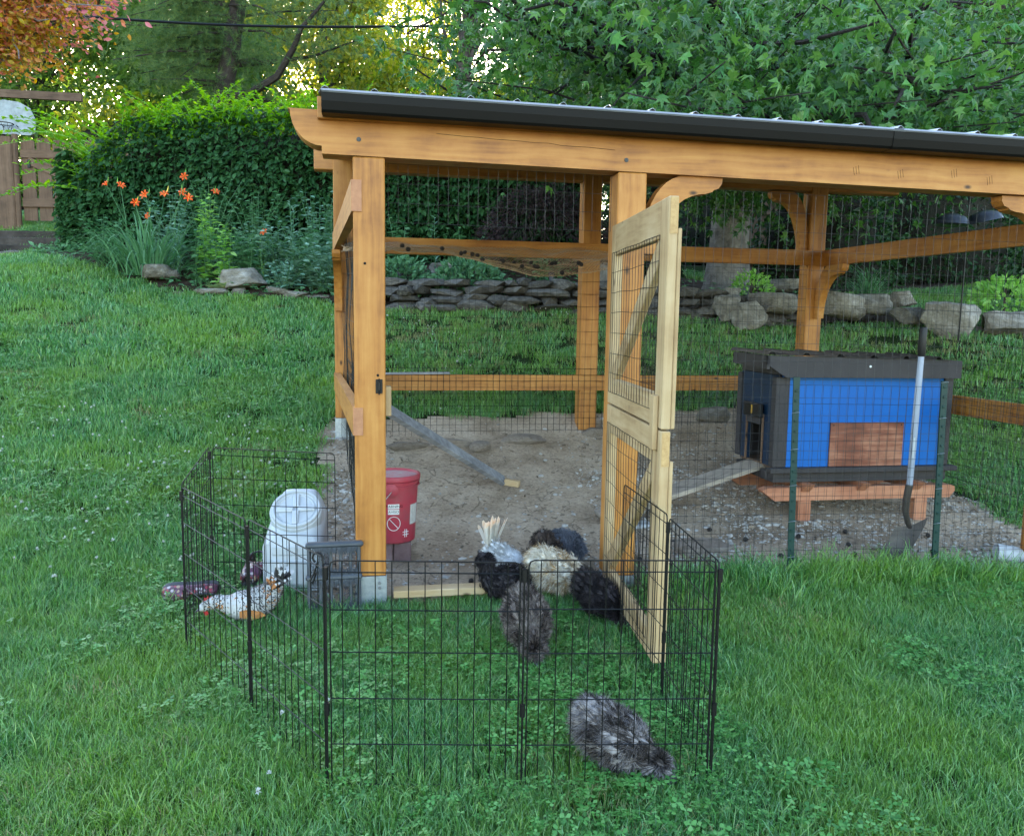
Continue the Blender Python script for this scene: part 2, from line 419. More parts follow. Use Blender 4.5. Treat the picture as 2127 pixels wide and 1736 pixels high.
M['sedum'] = mat_leaf('sedum_leaf', [(.05, .14, .06), (.08, .20, .09), (.11, .25, .12)], .15, .5)
M['maple'] = mat_leaf('laceleaf_maple_leaf', [(.022, .014, .016), (.035, .02, .022), (.05, .03, .03)], .2, .6)
M['shrub'] = mat_leaf('dark_shrub_leaf', [(.012, .045, .014), (.02, .065, .018), (.035, .09, .022)], .25, .5)
M['lilyleaf'] = mat_leaf('daylily_blade', [(.045, .14, .055), (.08, .2, .085), (.12, .26, .12)], .25, .5)
M['orange'] = mat_leaf('orange_petal', [(.72, .12, .02), (.8, .17, .035)], .3, .5)
M['hosta'] = mat_leaf('variegated_leaf', [(.10, .2, .07), (.38, .42, .2)], .2, .5)
M['yellowfl'] = mat_leaf('yellow_flower', [(.7, .6, .06), (.8, .7, .2)], .3, .6)

# ------------------------------------------------------------------ terrain
def R3(u, v, z): p = run(u, v); return (p.x, p.y, z)
CTRL = [(0,1.5,0),(0,3,0),(-1.2,3.2,0),(.7,2.5,0),(2.5,2,0),(4.5,2,0),(-3,1.5,.05),(-4.5,3,.2),(0,-2,-.1),(-6,-2,0),(6,-2,-.1),
 (-.6,3.6,0),(.4,3.6,0.01),(-1.45,3.45,.01),
 R3(0,0,0),R3(.75,0,.02),R3(2,0,.075),R3(3.2,0,.07),R3(3.9,0,.03),R3(5,-.1,.0),
 R3(.25,.8,.035),R3(1.2,1.,.11),R3(3,.8,.18),R3(4.1,.9,.17),R3(-.25,.5,.06),
 R3(0,2.0,.36),R3(1.05,1.75,.27),R3(2.6,1.8,.33),R3(4.1,2.,.42),R3(-.2,2.65,.49),R3(1.83,2.65,.53),R3(4,2.65,.6),
 R3(5.4,1.2,.3),R3(5.4,2.6,.6),R3(-.2,3.1,.66),R3(1.83,3.1,.71),R3(4,3.1,.75),
 (-3.77,6,.589),(-2.86,4.5,.25),(-1.9,4.1,.06),(-6,4.5,.5),(-9,7,1.3),(-6.77,11,2.13),(-5.5,11,2.12),(-9,10.5,2.1),
 (-1.5,10,1.586),(.79,10.2,1.62),(3.34,10,1.43),(-2.1,10,1.577),(-4.16,10.3,1.72),(-3.05,10.3,1.74),(4.68,9,1.33),(5.36,9,1.36),(7,8.5,1.35),
 (-1,11.2,1.95),(1,11.2,1.98),(3.3,11.2,1.75),(-3.5,11.5,2.12),(-5,12.3,2.42),(-2,12.4,2.35),(1,12.5,2.3),(3.2,13,1.9),
 (7.3,12,2.0),(6,11.5,1.85),(9,13,2.2),(10,9,1.5),
 (-8,14,2.85),(-8,13,2.45),(-8,12.2,2.2),(-10,12.5,2.3),(-11,14,2.85),(-8,24,3.9),(0,24,3.4),(8,20,2.9),(0,45,4.2),(-25,30,4.2),(25,30,3.6),(20,12,1.9),(-18,10,2.2),(16,3,.1),(-16,2,.5)]
CA = np.array(CTRL, float)
def _phi(r2): return .5*r2*np.log(r2+1e-9)
_n = len(CA)
_d2 = ((CA[:, None, :2]-CA[None, :, :2])**2).sum(2)
_A = np.zeros((_n+3, _n+3)); _A[:_n, :_n] = _phi(_d2)+np.eye(_n)*.02
_A[:_n, _n] = 1; _A[:_n, _n+1:] = CA[:, :2]; _A[_n:, :_n] = _A[:_n, _n:].T
_w = np.linalg.solve(_A, np.concatenate([CA[:, 2], np.zeros(3)]))
def hgt(x, y):
    x = np.atleast_1d(np.asarray(x, float)); y = np.atleast_1d(np.asarray(y, float))
    out = np.empty(x.shape); xf, yf = x.ravel(), y.ravel(); o = np.empty(xf.shape)
    for i in range(0, len(xf), 20000):
        a, b = xf[i:i+20000], yf[i:i+20000]
        d2 = (a[:, None]-CA[None, :, 0])**2+(b[:, None]-CA[None, :, 1])**2
        o[i:i+20000] = _phi(d2)@_w[:_n]+_w[_n]+_w[_n+1]*a+_w[_n+2]*b
    return o.reshape(x.shape)
def gz(x, y): return float(hgt(x, y)[0])
def on(x, y, dz=0.): return Vector((x, y, gz(x, y)+dz))

def grid_mesh(name, xs, ys, mat_, dz=0., keep=None, bump=0.):
    X, Y = np.meshgrid(xs, ys); Z = hgt(X, Y)+dz
    if bump: Z = Z+bump*np.array([mnoise.noise((a*3., b*3., 1.)) + .5*mnoise.noise((a*9., b*9., 4.)) for a, b in zip(X.ravel(), Y.ravel())]).reshape(X.shape)
    V = np.stack([X.ravel(), Y.ravel(), Z.ravel()], 1)
    nx, ny = len(xs), len(ys)
    i = np.arange(nx-1)[None, :]+np.arange(ny-1)[:, None]*nx
    F = np.stack([i, i+1, i+1+nx, i+nx], -1).reshape(-1, 4)
    if keep is not None:
        c = V[F].mean(1); F = F[keep(c[:, 0], c[:, 1])]
        used = np.unique(F); mp = np.zeros(len(V), int); mp[used] = np.arange(len(used)); V = V[used]; F = mp[F]
    return np_mesh(name, V, [F], mat_, smooth=True)

def mat_lawn():
    mt, nt, out = new_mat('lawn_ground'); L = nt.links
    b = nd(nt, 'ShaderNodeBsdfPrincipled'); b.inputs['Roughness'].default_value = .95; b.inputs['Specular IOR Level'].default_value = .1
    g = nd(nt, 'ShaderNodeNewGeometry')
    n1 = nd(nt, 'ShaderNodeTexNoise'); n1.inputs['Scale'].default_value = 30; n1.inputs['Detail'].default_value = 8
    L.new(g.outputs['Position'], n1.inputs['Vector'])
    rp = ramp(nt, [(.3, (.008, .016, .004)), (.55, (.016, .034, .007)), (.75, (.04, .05, .018))])
    L.new(n1.outputs['Fac'], rp.inputs[0]); L.new(rp.outputs[0], b.inputs['Base Color']); L.new(b.outputs[0], out.inputs[0])
    return mt
def mat_dirt():
    mt, nt, out = new_mat('dry_dirt'); L = nt.links
    b = nd(nt, 'ShaderNodeBsdfPrincipled'); b.inputs['Roughness'].default_value = .95; b.inputs['Specular IOR Level'].default_value = .15
    g = nd(nt, 'ShaderNodeNewGeometry')
    n1 = nd(nt, 'ShaderNodeTexNoise'); n1.inputs['Scale'].default_value = 2.3; n1.inputs['Detail'].default_value = 9; n1.inputs['Roughness'].default_value = .68
    n2 = nd(nt, 'ShaderNodeTexNoise'); n2.inputs['Scale'].default_value = 45; n2.inputs['Detail'].default_value = 8; n2.inputs['Roughness'].default_value = .75
    L.new(g.outputs['Position'], n1.inputs['Vector']); L.new(g.outputs['Position'], n2.inputs['Vector'])
    rp = ramp(nt, [(.32, (.21, .155, .105)), (.5, (.34, .265, .19)), (.68, (.45, .365, .275))]); L.new(n1.outputs['Fac'], rp.inputs[0])
    r2 = ramp(nt, [(.3, (.55, .52, .5)), (.5, (1, 1, 1)), (.72, (1.3, 1.28, 1.25))]); L.new(n2.outputs['Fac'], r2.inputs[0])
    mx = nd(nt, 'ShaderNodeMixRGB', blend_type='MULTIPLY'); mx.inputs[0].default_value = 1; L.new(rp.outputs[0], mx.inputs[1]); L.new(r2.outputs[0], mx.inputs[2])
    # drying cracks
    vn = nd(nt, 'ShaderNodeTexNoise'); vn.inputs['Scale'].default_value = 6; vn.inputs['Detail'].default_value = 4; L.new(g.outputs['Position'], vn.inputs['Vector'])
    sc_ = nd(nt, 'ShaderNodeVectorMath', operation='SCALE'); sc_.inputs['Scale'].default_value = .16; L.new(vn.outputs['Color'], sc_.inputs[0])
    va = nd(nt, 'ShaderNodeVectorMath', operation='ADD'); L.new(g.outputs['Position'], va.inputs[0]); L.new(sc_.outputs[0], va.inputs[1])
    vo = nd(nt, 'ShaderNodeTexVoronoi', feature='DISTANCE_TO_EDGE'); vo.inputs['Scale'].default_value = 4.6; L.new(va.outputs[0], vo.inputs['Vector'])
    rc = ramp(nt, [(0, (.8, .8, .8)), (.014, (0, 0, 0))]); L.new(vo.outputs['Distance'], rc.inputs[0])
    nm = nd(nt, 'ShaderNodeTexNoise'); nm.inputs['Scale'].default_value = 1.1; L.new(g.outputs['Position'], nm.inputs['Vector'])
    rm = ramp(nt, [(.44, (0, 0, 0)), (.58, (.8, .8, .8))]); L.new(nm.outputs['Fac'], rm.inputs[0])
    mm = nd(nt, 'ShaderNodeMath', operation='MULTIPLY'); L.new(rc.outputs[0], mm.inputs[0]); L.new(rm.outputs[0], mm.inputs[1])
    m2 = nd(nt, 'ShaderNodeMixRGB'); L.new(mm.outputs[0], m2.inputs[0]); L.new(mx.outputs[0], m2.inputs[1]); m2.inputs[2].default_value = (.085, .065, .05, 1)
    L.new(m2.outputs[0], b.inputs['Base Color'])
    sb = nd(nt, 'ShaderNodeMath', operation='SUBTRACT'); L.new(n2.outputs['Fac'], sb.inputs[0]); L.new(mm.outputs[0], sb.inputs[1])
    bp = nd(nt, 'ShaderNodeBump'); bp.inputs['Strength'].default_value = .8; bp.inputs['Distance'].default_value = .02
    L.new(sb.outputs[0], bp.inputs['Height']); L.new(bp.outputs[0], b.inputs['Normal']); L.new(b.outputs[0], out.inputs[0])
    return mt
M['lawn'] = mat_lawn(); M['dirt'] = mat_dirt()

def wob(x, y, s=2., a=.1):
    return a*np.array([mnoise.noise((p*s, q*s, 7.)) for p, q in zip(x, y)])
def in_dirt(x, y):
    u, v = run_inv(x, y); w_ = wob(x, y, 2.3, .16)+wob(x, y, 7, .07)
    back = 2.95+w_*.6
    left = -.30+w_*.5
    right = 4.32+w_-np.clip(v-.2, 0, 3)*.03
    front = np.where(u < 1.3, .02, -.02)+w_*.45-np.where(u > 4.0, (u-4.0)*.15, 0)
    rr = np.where(v < .75, 5.6-np.clip(v, 0, .75)*1.75, 4.32)+w_
    return (u > left) & (u < rr) & (v > front) & (v < back)
def bed_front(x):
    return np.interp(x, [-12, -7.0, -6.0, -4.4, -3.4, -1.6, 1, 3.6, 4.5, 6.0, 8], [12.2, 11.7, 11.2, 10.4, 10.25, 10.05, 10.2, 10.15, 9.6, 9.3, 9.0])
def in_bed(x, y):
    w_ = wob(x, y, 1.7, .12)
    return (y > bed_front(x)+w_) & (y < 14.6) & (x > -6.9+w_) & ((x < 4.6+w_) | (y > 12.8)) & (x < 9)
xs = np.concatenate([np.linspace(-60, -9, 14)[:-1], np.arange(-9, 9, .14), np.linspace(9, 60, 14)])
ys = np.concatenate([np.linspace(-12, 0, 8)[:-1], np.arange(0, 14.5, .14), np.linspace(14.5, 90, 24)])
g = grid_mesh('lawn', xs, ys, M['lawn']); tag(g, kind='structure')
g = grid_mesh('run_floor', np.arange(-1.9, 5.6, .045), np.arange(3.7, 8.2, .045), M['dirt'], .012, in_dirt, .012); tag(g, kind='structure')
g = grid_mesh('garden_bed', np.arange(-7.2, 9.1, .09), np.arange(8.6, 14.8, .09), M['soil'], .02, in_bed, .03); tag(g, kind='structure')

# ---- instancing helper for ground cover that nobody could count
def instance_stuff(name, P, Rz, S, sources, tilt=None):
    n = len(P); me = bpy.data.meshes.new(name); me.vertices.add(n)
    me.vertices.foreach_set('co', np.asarray(P, np.float32).ravel())
    a = me.attributes.new('rot', 'FLOAT_VECTOR', 'POINT')
    rot = np.zeros((n, 3), np.float32); rot[:, 2] = Rz
    if tilt is not None: rot[:, :2] = tilt
    a.data.foreach_set('vector', rot.ravel())
    a = me.attributes.new('siz', 'FLOAT', 'POINT'); a.data.foreach_set('value', np.asarray(S, np.float32))
    a = me.attributes.new('pick', 'INT', 'POINT'); a.data.foreach_set('value', rng.integers(0, len(sources), n).astype(np.int32))
    o = link(name, me); o['kind'] = 'stuff'
    c = bpy.data.collections.new(name+'_sources')
    for s in sources:
        COL.objects.unlink(s); c.objects.link(s)
    ng = bpy.data.node_groups.new(name, 'GeometryNodeTree')
    ng.interface.new_socket('Geometry', in_out='INPUT', socket_type='NodeSocketGeometry')
    ng.interface.new_socket('Geometry', in_out='OUTPUT', socket_type='NodeSocketGeometry')
    N = ng.nodes; gi = N.new('NodeGroupInput'); go = N.new('NodeGroupOutput')
    ci = N.new('GeometryNodeCollectionInfo'); ci.inputs['Collection'].default_value = c
    ci.inputs['Separate Children'].default_value = True; ci.inputs['Reset Children'].default_value = True
    ip = N.new('GeometryNodeInstanceOnPoints'); ip.inputs['Pick Instance'].default_value = True
    def attr(nm, ty):
        q = N.new('GeometryNodeInputNamedAttribute'); q.data_type = ty; q.inputs['Name'].default_value = nm
        return q.outputs['Attribute']
    er = N.new('FunctionNodeEulerToRotation'); Lk = ng.links.new
    m2p = N.new('GeometryNodeMeshToPoints')
    Lk(gi.outputs[0], m2p.inputs['Mesh']); Lk(m2p.outputs[0], ip.inputs['Points']); Lk(ci.outputs[0], ip.inputs['Instance'])
    Lk(attr('pick', 'INT'), ip.inputs['Instance Index'])
    Lk(attr('rot', 'FLOAT_VECTOR'), er.inputs[0]); Lk(er.outputs[0], ip.inputs['Rotation'])
    Lk(attr('siz', 'FLOAT'), ip.inputs['Scale']); Lk(ip.outputs[0], go.inputs[0])
    md = o.modifiers.new('scatter', 'NODES'); md.node_group = ng
    return o

def tuft(name, n, rad, h0, h1, w, lean, mt):
    V = []; Q = []; T = []
    for i in range(n):
        a, r = random.uniform(0, 6.283), rad*math.sqrt(random.random()); x, y = r*math.cos(a), r*math.sin(a)
        h = random.uniform(h0, h1); d = random.uniform(0, 6.283); l = random.uniform(.15, 1)*lean*h
        dx, dy = math.cos(d), math.sin(d); px_, py_ = -dy*w/2, dx*w/2
        ta = random.uniform(-1.3, 1.3); c, s = math.cos(ta), math.sin(ta); px_, py_ = px_*c-py_*s, px_*s+py_*c
        b = len(V)
        V += [(x-px_, y-py_, -.01), (x+px_, y+py_, -.01)]
        for t, ww in ((.45, .9), (.8, .6)):
            q = l*t**1.9; V += [(x+dx*q-px_*ww, y+dy*q-py_*ww, h*t*(1-.12*t*lean)), (x+dx*q+px_*ww, y+dy*q+py_*ww, h*t*(1-.12*t*lean))]
        V.append((x+dx*l, y+dy*l, h*(1-.28*lean)))
        Q += [[b, b+1, b+3, b+2], [b+2, b+3, b+5, b+4]]; T.append([b+4, b+5, b+6])
    return np_mesh(name, V, [np.array(Q), np.array(T)], mt)
def clover_src(name, n, rad, h, s):
    V = []; T = []; Q = []
    for i in range(n):
        a, r = random.uniform(0, 6.283), rad*math.sqrt(random.random()); x, y = r*math.cos(a), r*math.sin(a); z = h*random.uniform(.5, 1.1)
        ss = s*random.uniform(.7, 1.25); t0 = random.uniform(0, 6.3); tx, ty = random.uniform(-.35, .35), random.uniform(-.35, .35)
        for k in range(3):
            t = t0+k*2.094; b = len(V)
            def P(rr, da): 
                X, Y = rr*ss*math.cos(t+da), rr*ss*math.sin(t+da); return (x+X, y+Y, z+tx*X+ty*Y)
            V += [(x, y, z), P(.75, -.6), P(1., -.12), P(1., .12), P(.75, .6)]
            Q.append([b, b+1, b+2, b+3]); T.append([b, b+3, b+4])
    return np_mesh(name, V, [np.array(Q), np.array(T)], M['clover'])

def cam_area(n_try, Y0, Y1, dens_fn, extra=.5):
    """random ground points in front of the camera, thinned to a density per square metre"""
    Wd = .72*Y1+extra; A = 2*Wd*(Y1-Y0)
    n = int(A*n_try); x = rng.uniform(-Wd, Wd, n); y = rng.uniform(Y0, Y1, n)
    k = np.abs(x) < .68*y+extra
    x, y = x[k], y[k]
    k = ~(in_dirt(x, y) | in_bed(x, y)); x, y = x[k], y[k]
    return x, y
srcs_s = [tuft('grass_tuft', 72, .085, .03, .075, .0024, .75, M['grassy']) for _ in range(6)]
srcs_l = [tuft('long_grass_tuft', 26, .05, .06, .13, .0028, 1.0, M['grassy']) for _ in range(3)]
srcs_d = [tuft('dry_grass_tuft', 20, .07, .03, .07, .003, 1.2, M['straw'])]
srcs_f = [tuft('far_grass_tuft', 54, .11, .035, .08, .0045, .85, M['grassy']) for _ in range(4)]
X1, Y1 = cam_area(430, 1.5, 4.8, None); X2, Y2 = cam_area(230, 4.8, 7.6, None); X3, Y3 = cam_area(140, 7.6, 16, None)
k = X3 < 12; X3, Y3 = X3[k], Y3[k]
def thin_dry(x, y):
    u_, v_ = run_inv(x, y); k = ~((v_ > 3.05) & (u_ > -.1) & (rng.random(len(x)) < .55*np.clip((v_-3.0)/.8, 0, 1))); return x[k], y[k]
X2, Y2 = thin_dry(X2, Y2); X3, Y3 = thin_dry(X3, Y3)
def put(name, x, y, srcs, s0, s1, dz=0.):
    P = np.stack([x, y, hgt(x, y)+dz], 1)
    return instance_stuff(name, P, rng.uniform(0, 6.28, len(x)), rng.uniform(s0, s1, len(x)), srcs, rng.normal(0, .1, (len(x), 2)))
put('grass', X1, Y1, srcs_s, .7, 1.25)
put('grass', X2, Y2, srcs_f, .7, 1.15); put('grass', X3, Y3, [copy_tree(o) for o in srcs_f] if 0 else [tuft('far_grass_tuft', 48, .13, .035, .085, .007, .85, M['grassy']) for _ in range(4)], .8, 1.2)
def pn(x, y, s, z): return np.array([mnoise.noise((a*s, b*s, z)) for a, b in zip(x, y)])
x, y = cam_area(60, 1.5, 5.2, None); q = pn(x, y, 1.4, 3.); k = q > .02; put('long_grass', x[k], y[k], srcs_l, .7, 1.2)
x, y = cam_area(90, 1.5, 10, None); u_, v_ = run_inv(x, y)
k = (pn(x, y, 1.2, 9.) > .22) | ((v_ > 3.3) & (u_ > -.2) & (pn(x, y, 1.5, 2.) > -.3)); put('dry_grass', x[k], y[k], srcs_d, .8, 1.3)
x, y = cam_area(150, 1.5, 8.5, None); q = pn(x, y, 1.1, 5.)+.5*pn(x, y, 5., 2.)
bias = np.where((x < -1.2) & (y > 4), .12, 0)+np.where((x > -.6) & (x < .7) & (y < 4.3), .08, 0)
k = q+bias > .04; put('clover', x[k], y[k], [clover_src('clover_patch', 13, .085, .06, .0135) for _ in range(5)], .75, 1.3)
# taller unmown grass along the front of the run
tt = rng.uniform(1.5, 3.75, 230); vv = rng.normal(-.12, .07, 260); PP = np.array([run(a, b)[:2] for a, b in zip(tt, vv)])
put('long_grass', PP[:, 0], PP[:, 1], [tuft('long_grass_tuft', 30, .06, .09, .20, .0042, .9, M['grassy']) for _ in range(3)], .7, 1.2)
# clover blossoms
def blossom():
    b = MB(); bm_ = MB(); 
    for i in range(26):
        a, t = random.uniform(0, 6.28), random.uniform(-.3, 1.4); d = Vector((math.cos(a)*math.cos(t), math.sin(a)*math.cos(t), math.sin(t)))
        s_ = d.cross(Vector((0, 0, 1.01))).normalized()*.0028; c0 = Vector((.002, .003, .058)); b.add([c0-s_, c0+s_, c0+d*.0125], [(0, 1, 2)])
    return b.build('clover_blossom', M['cflower'])
x, y = cam_area(48, 1.8, 10, None); q = pn(x, y, .8, 11.)
k = (q+np.where((x < -1.3) & (x > -3.6) & (y > 4.4) & (y < 6.7), .60+.35*pn(x, y, 2.2, 1.), 0)+np.where((x < -.9) & (y < 3.9), -.3, 0)-np.where(x > .7, .45, 0)-np.where((x > -.6) & (y < 3.8), .2, 0)) > .36
k &= rng.random(len(k)) < .8
put('clover_blossoms', x[k], y[k], [blossom() for _ in range(4)], .85, 1.35)

# pebbles, chips and litter on the dirt
def pebble_src(name, mt, s=1.):
    bm_ = MB(); 
    ph = (1+5**.5)/2
    P = [(-1,ph,0),(1,ph,0),(-1,-ph,0),(1,-ph,0),(0,-1,ph),(0,1,ph),(0,-1,-ph),(0,1,-ph),(ph,0,-1),(ph,0,1),(-ph,0,-1),(-ph,0,1)]
    Fc = [(0,11,5),(0,5,1),(0,1,7),(0,7,10),(0,10,11),(1,5,9),(5,11,4),(11,10,2),(10,7,6),(7,1,8),(3,9,4),(3,4,2),(3,2,6),(3,6,8),(3,8,9),(4,9,5),(2,4,11),(6,2,10),(8,6,7),(9,8,1)]
    j = [random.uniform(.75, 1.25) for _ in P]; sx, sy2, sz = random.uniform(.7, 1.2), random.uniform(.6, 1), random.uniform(.4, .7)
    bm_.add([(p[0]*q*sx*s*.5, p[1]*q*sy2*s*.5, p[2]*q*sz*s*.5) for p, q in zip(P, j)], Fc)
    return bm_.build(name, mt)
M['peb'] = mat_rock('pebble', (.22, .2, .18), (.36, .335, .3), (.52, .5, .47), 8, .2)
M['chip'] = mat_rock('wood_chip', (.09, .065, .045), (.19, .145, .105), (.32, .26, .2), 8, .2)
n = 30000; uu = rng.uniform(-.35, 5.2, n); vv = rng.uniform(-.08, 2.9, n); pq = np.array([run(a, b)[:2] for a, b in zip(uu, vv)])
k = in_dirt(pq[:, 0], pq[:, 1]) & (rng.random(n) < np.where((uu > 1.6) | (uu < 0), 1., np.where(vv < .7, .35, .12))*np.where(vv > 1.9, .25, 1)); pq = pq[k]; uu = uu[k]
sz = rng.lognormal(math.log(.0062), .6, len(pq)).clip(.003, .03)
instance_stuff('pebbles', np.stack([pq[:, 0], pq[:, 1], hgt(pq[:, 0], pq[:, 1])+.012], 1), rng.uniform(0, 6.28, len(pq)), sz, [pebble_src('pebble', M['peb']) for _ in range(4)]+[pebble_src('chip', M['chip'])])
def chip_src():
    b = MB(); b.box((-.5, -.12, -.03), (.5, .12, .05), Matrix.Rotation(.15, 4, 'X')); return b.build('wood_chip', M['chip'])
n = 5200; uu = rng.uniform(-.33, 5, n); vv = rng.uniform(-.05, 2.6, n); pq = np.array([run(a, b)[:2] for a, b in zip(uu, vv)])
k = in_dirt(pq[:, 0], pq[:, 1]) & (rng.random(n) < np.where(uu < 0, 1, .4)); pq = pq[k]
instance_stuff('litter', np.stack([pq[:, 0], pq[:, 1], hgt(pq[:, 0], pq[:, 1])+.018], 1), rng.uniform(0, 6.28, len(pq)), rng.uniform(.012, .045, len(pq)), [chip_src() for _ in range(3)], rng.normal(0, .3, (len(pq), 2)))

# ------------------------------------------------------------------ chicken run
RUN = empty('chicken_run', (FX, FY, 0), YAW, 'large orange stained timber chicken run with wire walls, black gutter and open screen door', 'chicken run')
PW = .1524
def post(u, v, z0, z1, base=None):
    o = MB().box((u, v, z0), (u+PW, v+PW, z1), None, .006).build('post', M['oakZ'], RUN)
    return o
fl = post(0, 0, .17, 2.243); dp = post(1.3205, 0, .12, 2.228); fr = post(3.96, 0, .12, 2.2)
bl = post(-.2046, 2.65, .66, 2.75); bm0 = post(1.829, 2.65, .5, 2.75); br = post(3.863, 2.65, .6, 2.75)
def post_base(o, u, v, z0, z1, plate=False):
    b = MB()
    t = .003
    b.box((u-t, v-t*1.2, z0), (u+PW+t, v+t*.2, z1), None, .001); b.box((u-t, v+.01, z0), (u+t*.3, v+PW-.01, z1), None, .001)
    b.box((u+PW-t*.3, v+.01, z0), (u+PW+t, v+PW-.01, z1), None, .001); b.box((u+.01, v+.01, z0), (u+PW-.01, v+PW-.01, z1-.01))
    if plate: b.box((u-.075, v-.03, z0-.012), (u+PW+.02, v+PW+.03, z0), None, .002)
    w = b.build('post_base', M['galv'], o)
    s = MB()
    for dz in (.06, .035):
        s.tube([(u+PW*.78, v-.012, z1-dz), (u+PW*.78, v-.002, z1-dz)], .009, 6)
    s.build('bolt', M['lip'], o)
post_base(fl, 0, 0, 0.0, .17); post_base(dp, 1.3205, 0, .02, .12); post_base(fr, 3.96, 0, .0, .12)
post_base(bl, -.2046, 2.65, .50, .66, True); post_base(br, 3.863, 2.65, .5, .6)
# front beam with a shaped tail
zb = lambda u: 2.2475-.0115*u
poly = [(-.300, zb(-.3)+.20)]
for i in range(9):
    t = i/8*math.pi/2; poly.append((-.300+.012+.145*(1-math.cos(t)), zb(-.2)+.195-.16*math.sin(t)))
poly += [(-.143, zb(-.14)+.033), (-.143, zb(-.14))]
poly += [(4.7, zb(4.7)), (4.7, zb(4.7)+.19)]
bmb = MB().prism(poly, 0.001, .14, lambda a, b, d: (a, d, b)).build('front_beam', M['oakX'], RUN)
for u, z in ((.03, .075), (1.36, .055)):
    zc = zb(u)+z; sc = MB(); sc.lathe([(.011, 0), (.011, .003), (.005, .0035)], 10, Matrix.Translation((u, 0.0, zc)) @ Matrix.Rotation(math.pi/2, 4, 'X')); sc.build('screw', M['greyw'], bmb)
bk = MB().box((-.35, 2.66, 2.62), (4.7, 2.79, 2.80), None, .005).build('back_beam', M['oakX'], RUN)
# side plates and rafters under the roof
for u in (-.14, .75, 1.65, 2.55, 3.45, 4.3):
    MB().beam((u, .02, 2.455), (u, 3.0, 2.80), .045, .09).build('rafter', M['oakY'], RUN)
MB().box((-.16, -.035, zb(0)+.155), (4.7, -.001, zb(0)+.255), None, .003).build('fascia_board', M['oakX'], RUN)
MB().tube([(.40+.9*t, .0006, zb(.4)+.125-.035*t+.006*mnoise.noise((t*9, 0, 1))) for t in np.linspace(0, 1, 14)], .0011, 4).build('drying_crack', M['gutter'], bmb)
for cu0, cz0 in ((2.62, .07), (2.88, .065), (3.2, .085), (3.42, .06)):
    for k_ in range(3): MB().tube([(cu0+k_*.014, .0006, zb(cu0)+cz0-.02+k_*.004), (cu0+k_*.014-.008, .0004, zb(cu0)+cz0+.02+k_*.006)], .0009, 4).build('drying_crack', M['gutter'], bmb)
# gutter: open K-profile
def zg(u): return 2.406-.0088*u
gp = [(-.045, .095), (-.045, 0), (-.132, 0), (-.140, .012), (-.149, .050), (-.152, .088), (-.140, .096), (-.138, .092), (-.147, .085), (-.144, .051), (-.135, .014), (-.129, .004), (-.049, .004), (-.049, .095)]
def sweep(poly, us, parent, name, mt):
    b = MB(); n = len(poly)
    for u in us:
        for a, c in poly: b.v.append((u, a, zg(u)+c))
    for i in range(len(us)-1):
        for k in range(n):
            p, q = i*n+k, i*n+(k+1) % n
            b.f.append([p, p+n, q+n, q]); b.m.append(0)
    b.f.append(list(range(n))); b.m.append(0); e = (len(us)-1)*n; b.f.append([e+k for k in range(n)][::-1]); b.m.append(0)
    return b.build(name, mt, parent)
gut = sweep(gp, [-.132, 1.2, 2.6, 4.7], RUN, 'gutter', M['gutter'])
sweep([(-.139, .096), (-.155, .085), (-.159, .092), (-.143, .104)], [-.134, 1.2, 2.6, 4.7], gut, 'gutter_rim_highlight', M['lip'])  # rim kept pale to draw the highlight line
sweep([(a-.003 if a < -.13 else a, c-.002) for a, c in gp[1:7]]+[(-.155, .099), (-.120, .1)], [2.735, 2.79], gut, 'gutter_joint', M['gutter'])
cap = MB(); cap.prism([(-.045, .095), (-.045, 0), (-.132, 0), (-.140, .012), (-.149, .05), (-.152, .09)], -.135, -.131, lambda a, b, d: (d, a, zg(0)+b)); cap.build('gutter_end_cap', M['gutter'], gut)
# corrugated roof sheets
def zr(u, v): return 2.503-.0088*u+.115*(v+.1)
def roof_sheet(u0, u1):
    prof = []
    u = u0
    while u < u1-1e-6:
        prof += [(u, 0), (u+.016, .024), (u+.030, .032), (u+.044, .024), (u+.06, 0)]
        for q in (.1, .14, .18): prof.append((u+q, 0.002 if q == .14 else 0))
        u += .225
    prof.append((u1, 0))
    b = MB(); vs_ = (-.1, .9, 2., 3.05); n = len(prof)
    for off in (0, -.0012):
        for v in vs_:
            for a, c in prof: b.v.append((a, v, zr(a, v)+c+off))
    K = len(vs_)*n
    for i in range(len(vs_)-1):
        for k in range(n-1):
            p = i*n+k; b.f.append([p, p+1, p+1+n, p+n]); b.m.append(0); b.f.append([K+p, K+p+n, K+p+n+1, K+p+1]); b.m.append(0)
    for k in range(n-1): b.f.append([k, K+k, K+k+1, k+1]); b.m.append(0)
    return b.build('roof_sheet', M['roof'], RUN)
for i in range(6): roof_sheet(-.15+i*.9, -.15+(i+1)*.9)
# rails on the left side, let into the front post
def side_rail(z0, z1, zb0, zb1):
    o = MB(); L = [(-.006, -.004), (.042, -.004)]
    A = [(-.008, -.004, z0), (.042, -.004, z0), (.042, -.004, z1), (-.008, -.004, z1)]
    B = [(-.213, 2.66, zb0), (-.163, 2.66, zb0), (-.163, 2.66, zb1), (-.213, 2.66, zb1)]
    o.add(A+B, [(0, 1, 2, 3), (4, 7, 6, 5), (0, 4, 5, 1), (1, 5, 6, 2), (2, 6, 7, 3), (3, 7, 4, 0)])
    r = o.build('side_rail', M['oakY'], RUN)
    e = MB().box((-.0075, -.0075, z0+.001), (.0415, -.0042, z1-.001)).build('rail_end', M['endgrain'], r)
side_rail(1.985, 2.135, 1.99, 2.13); side_rail(.895, 1.035, .89, 1.03)
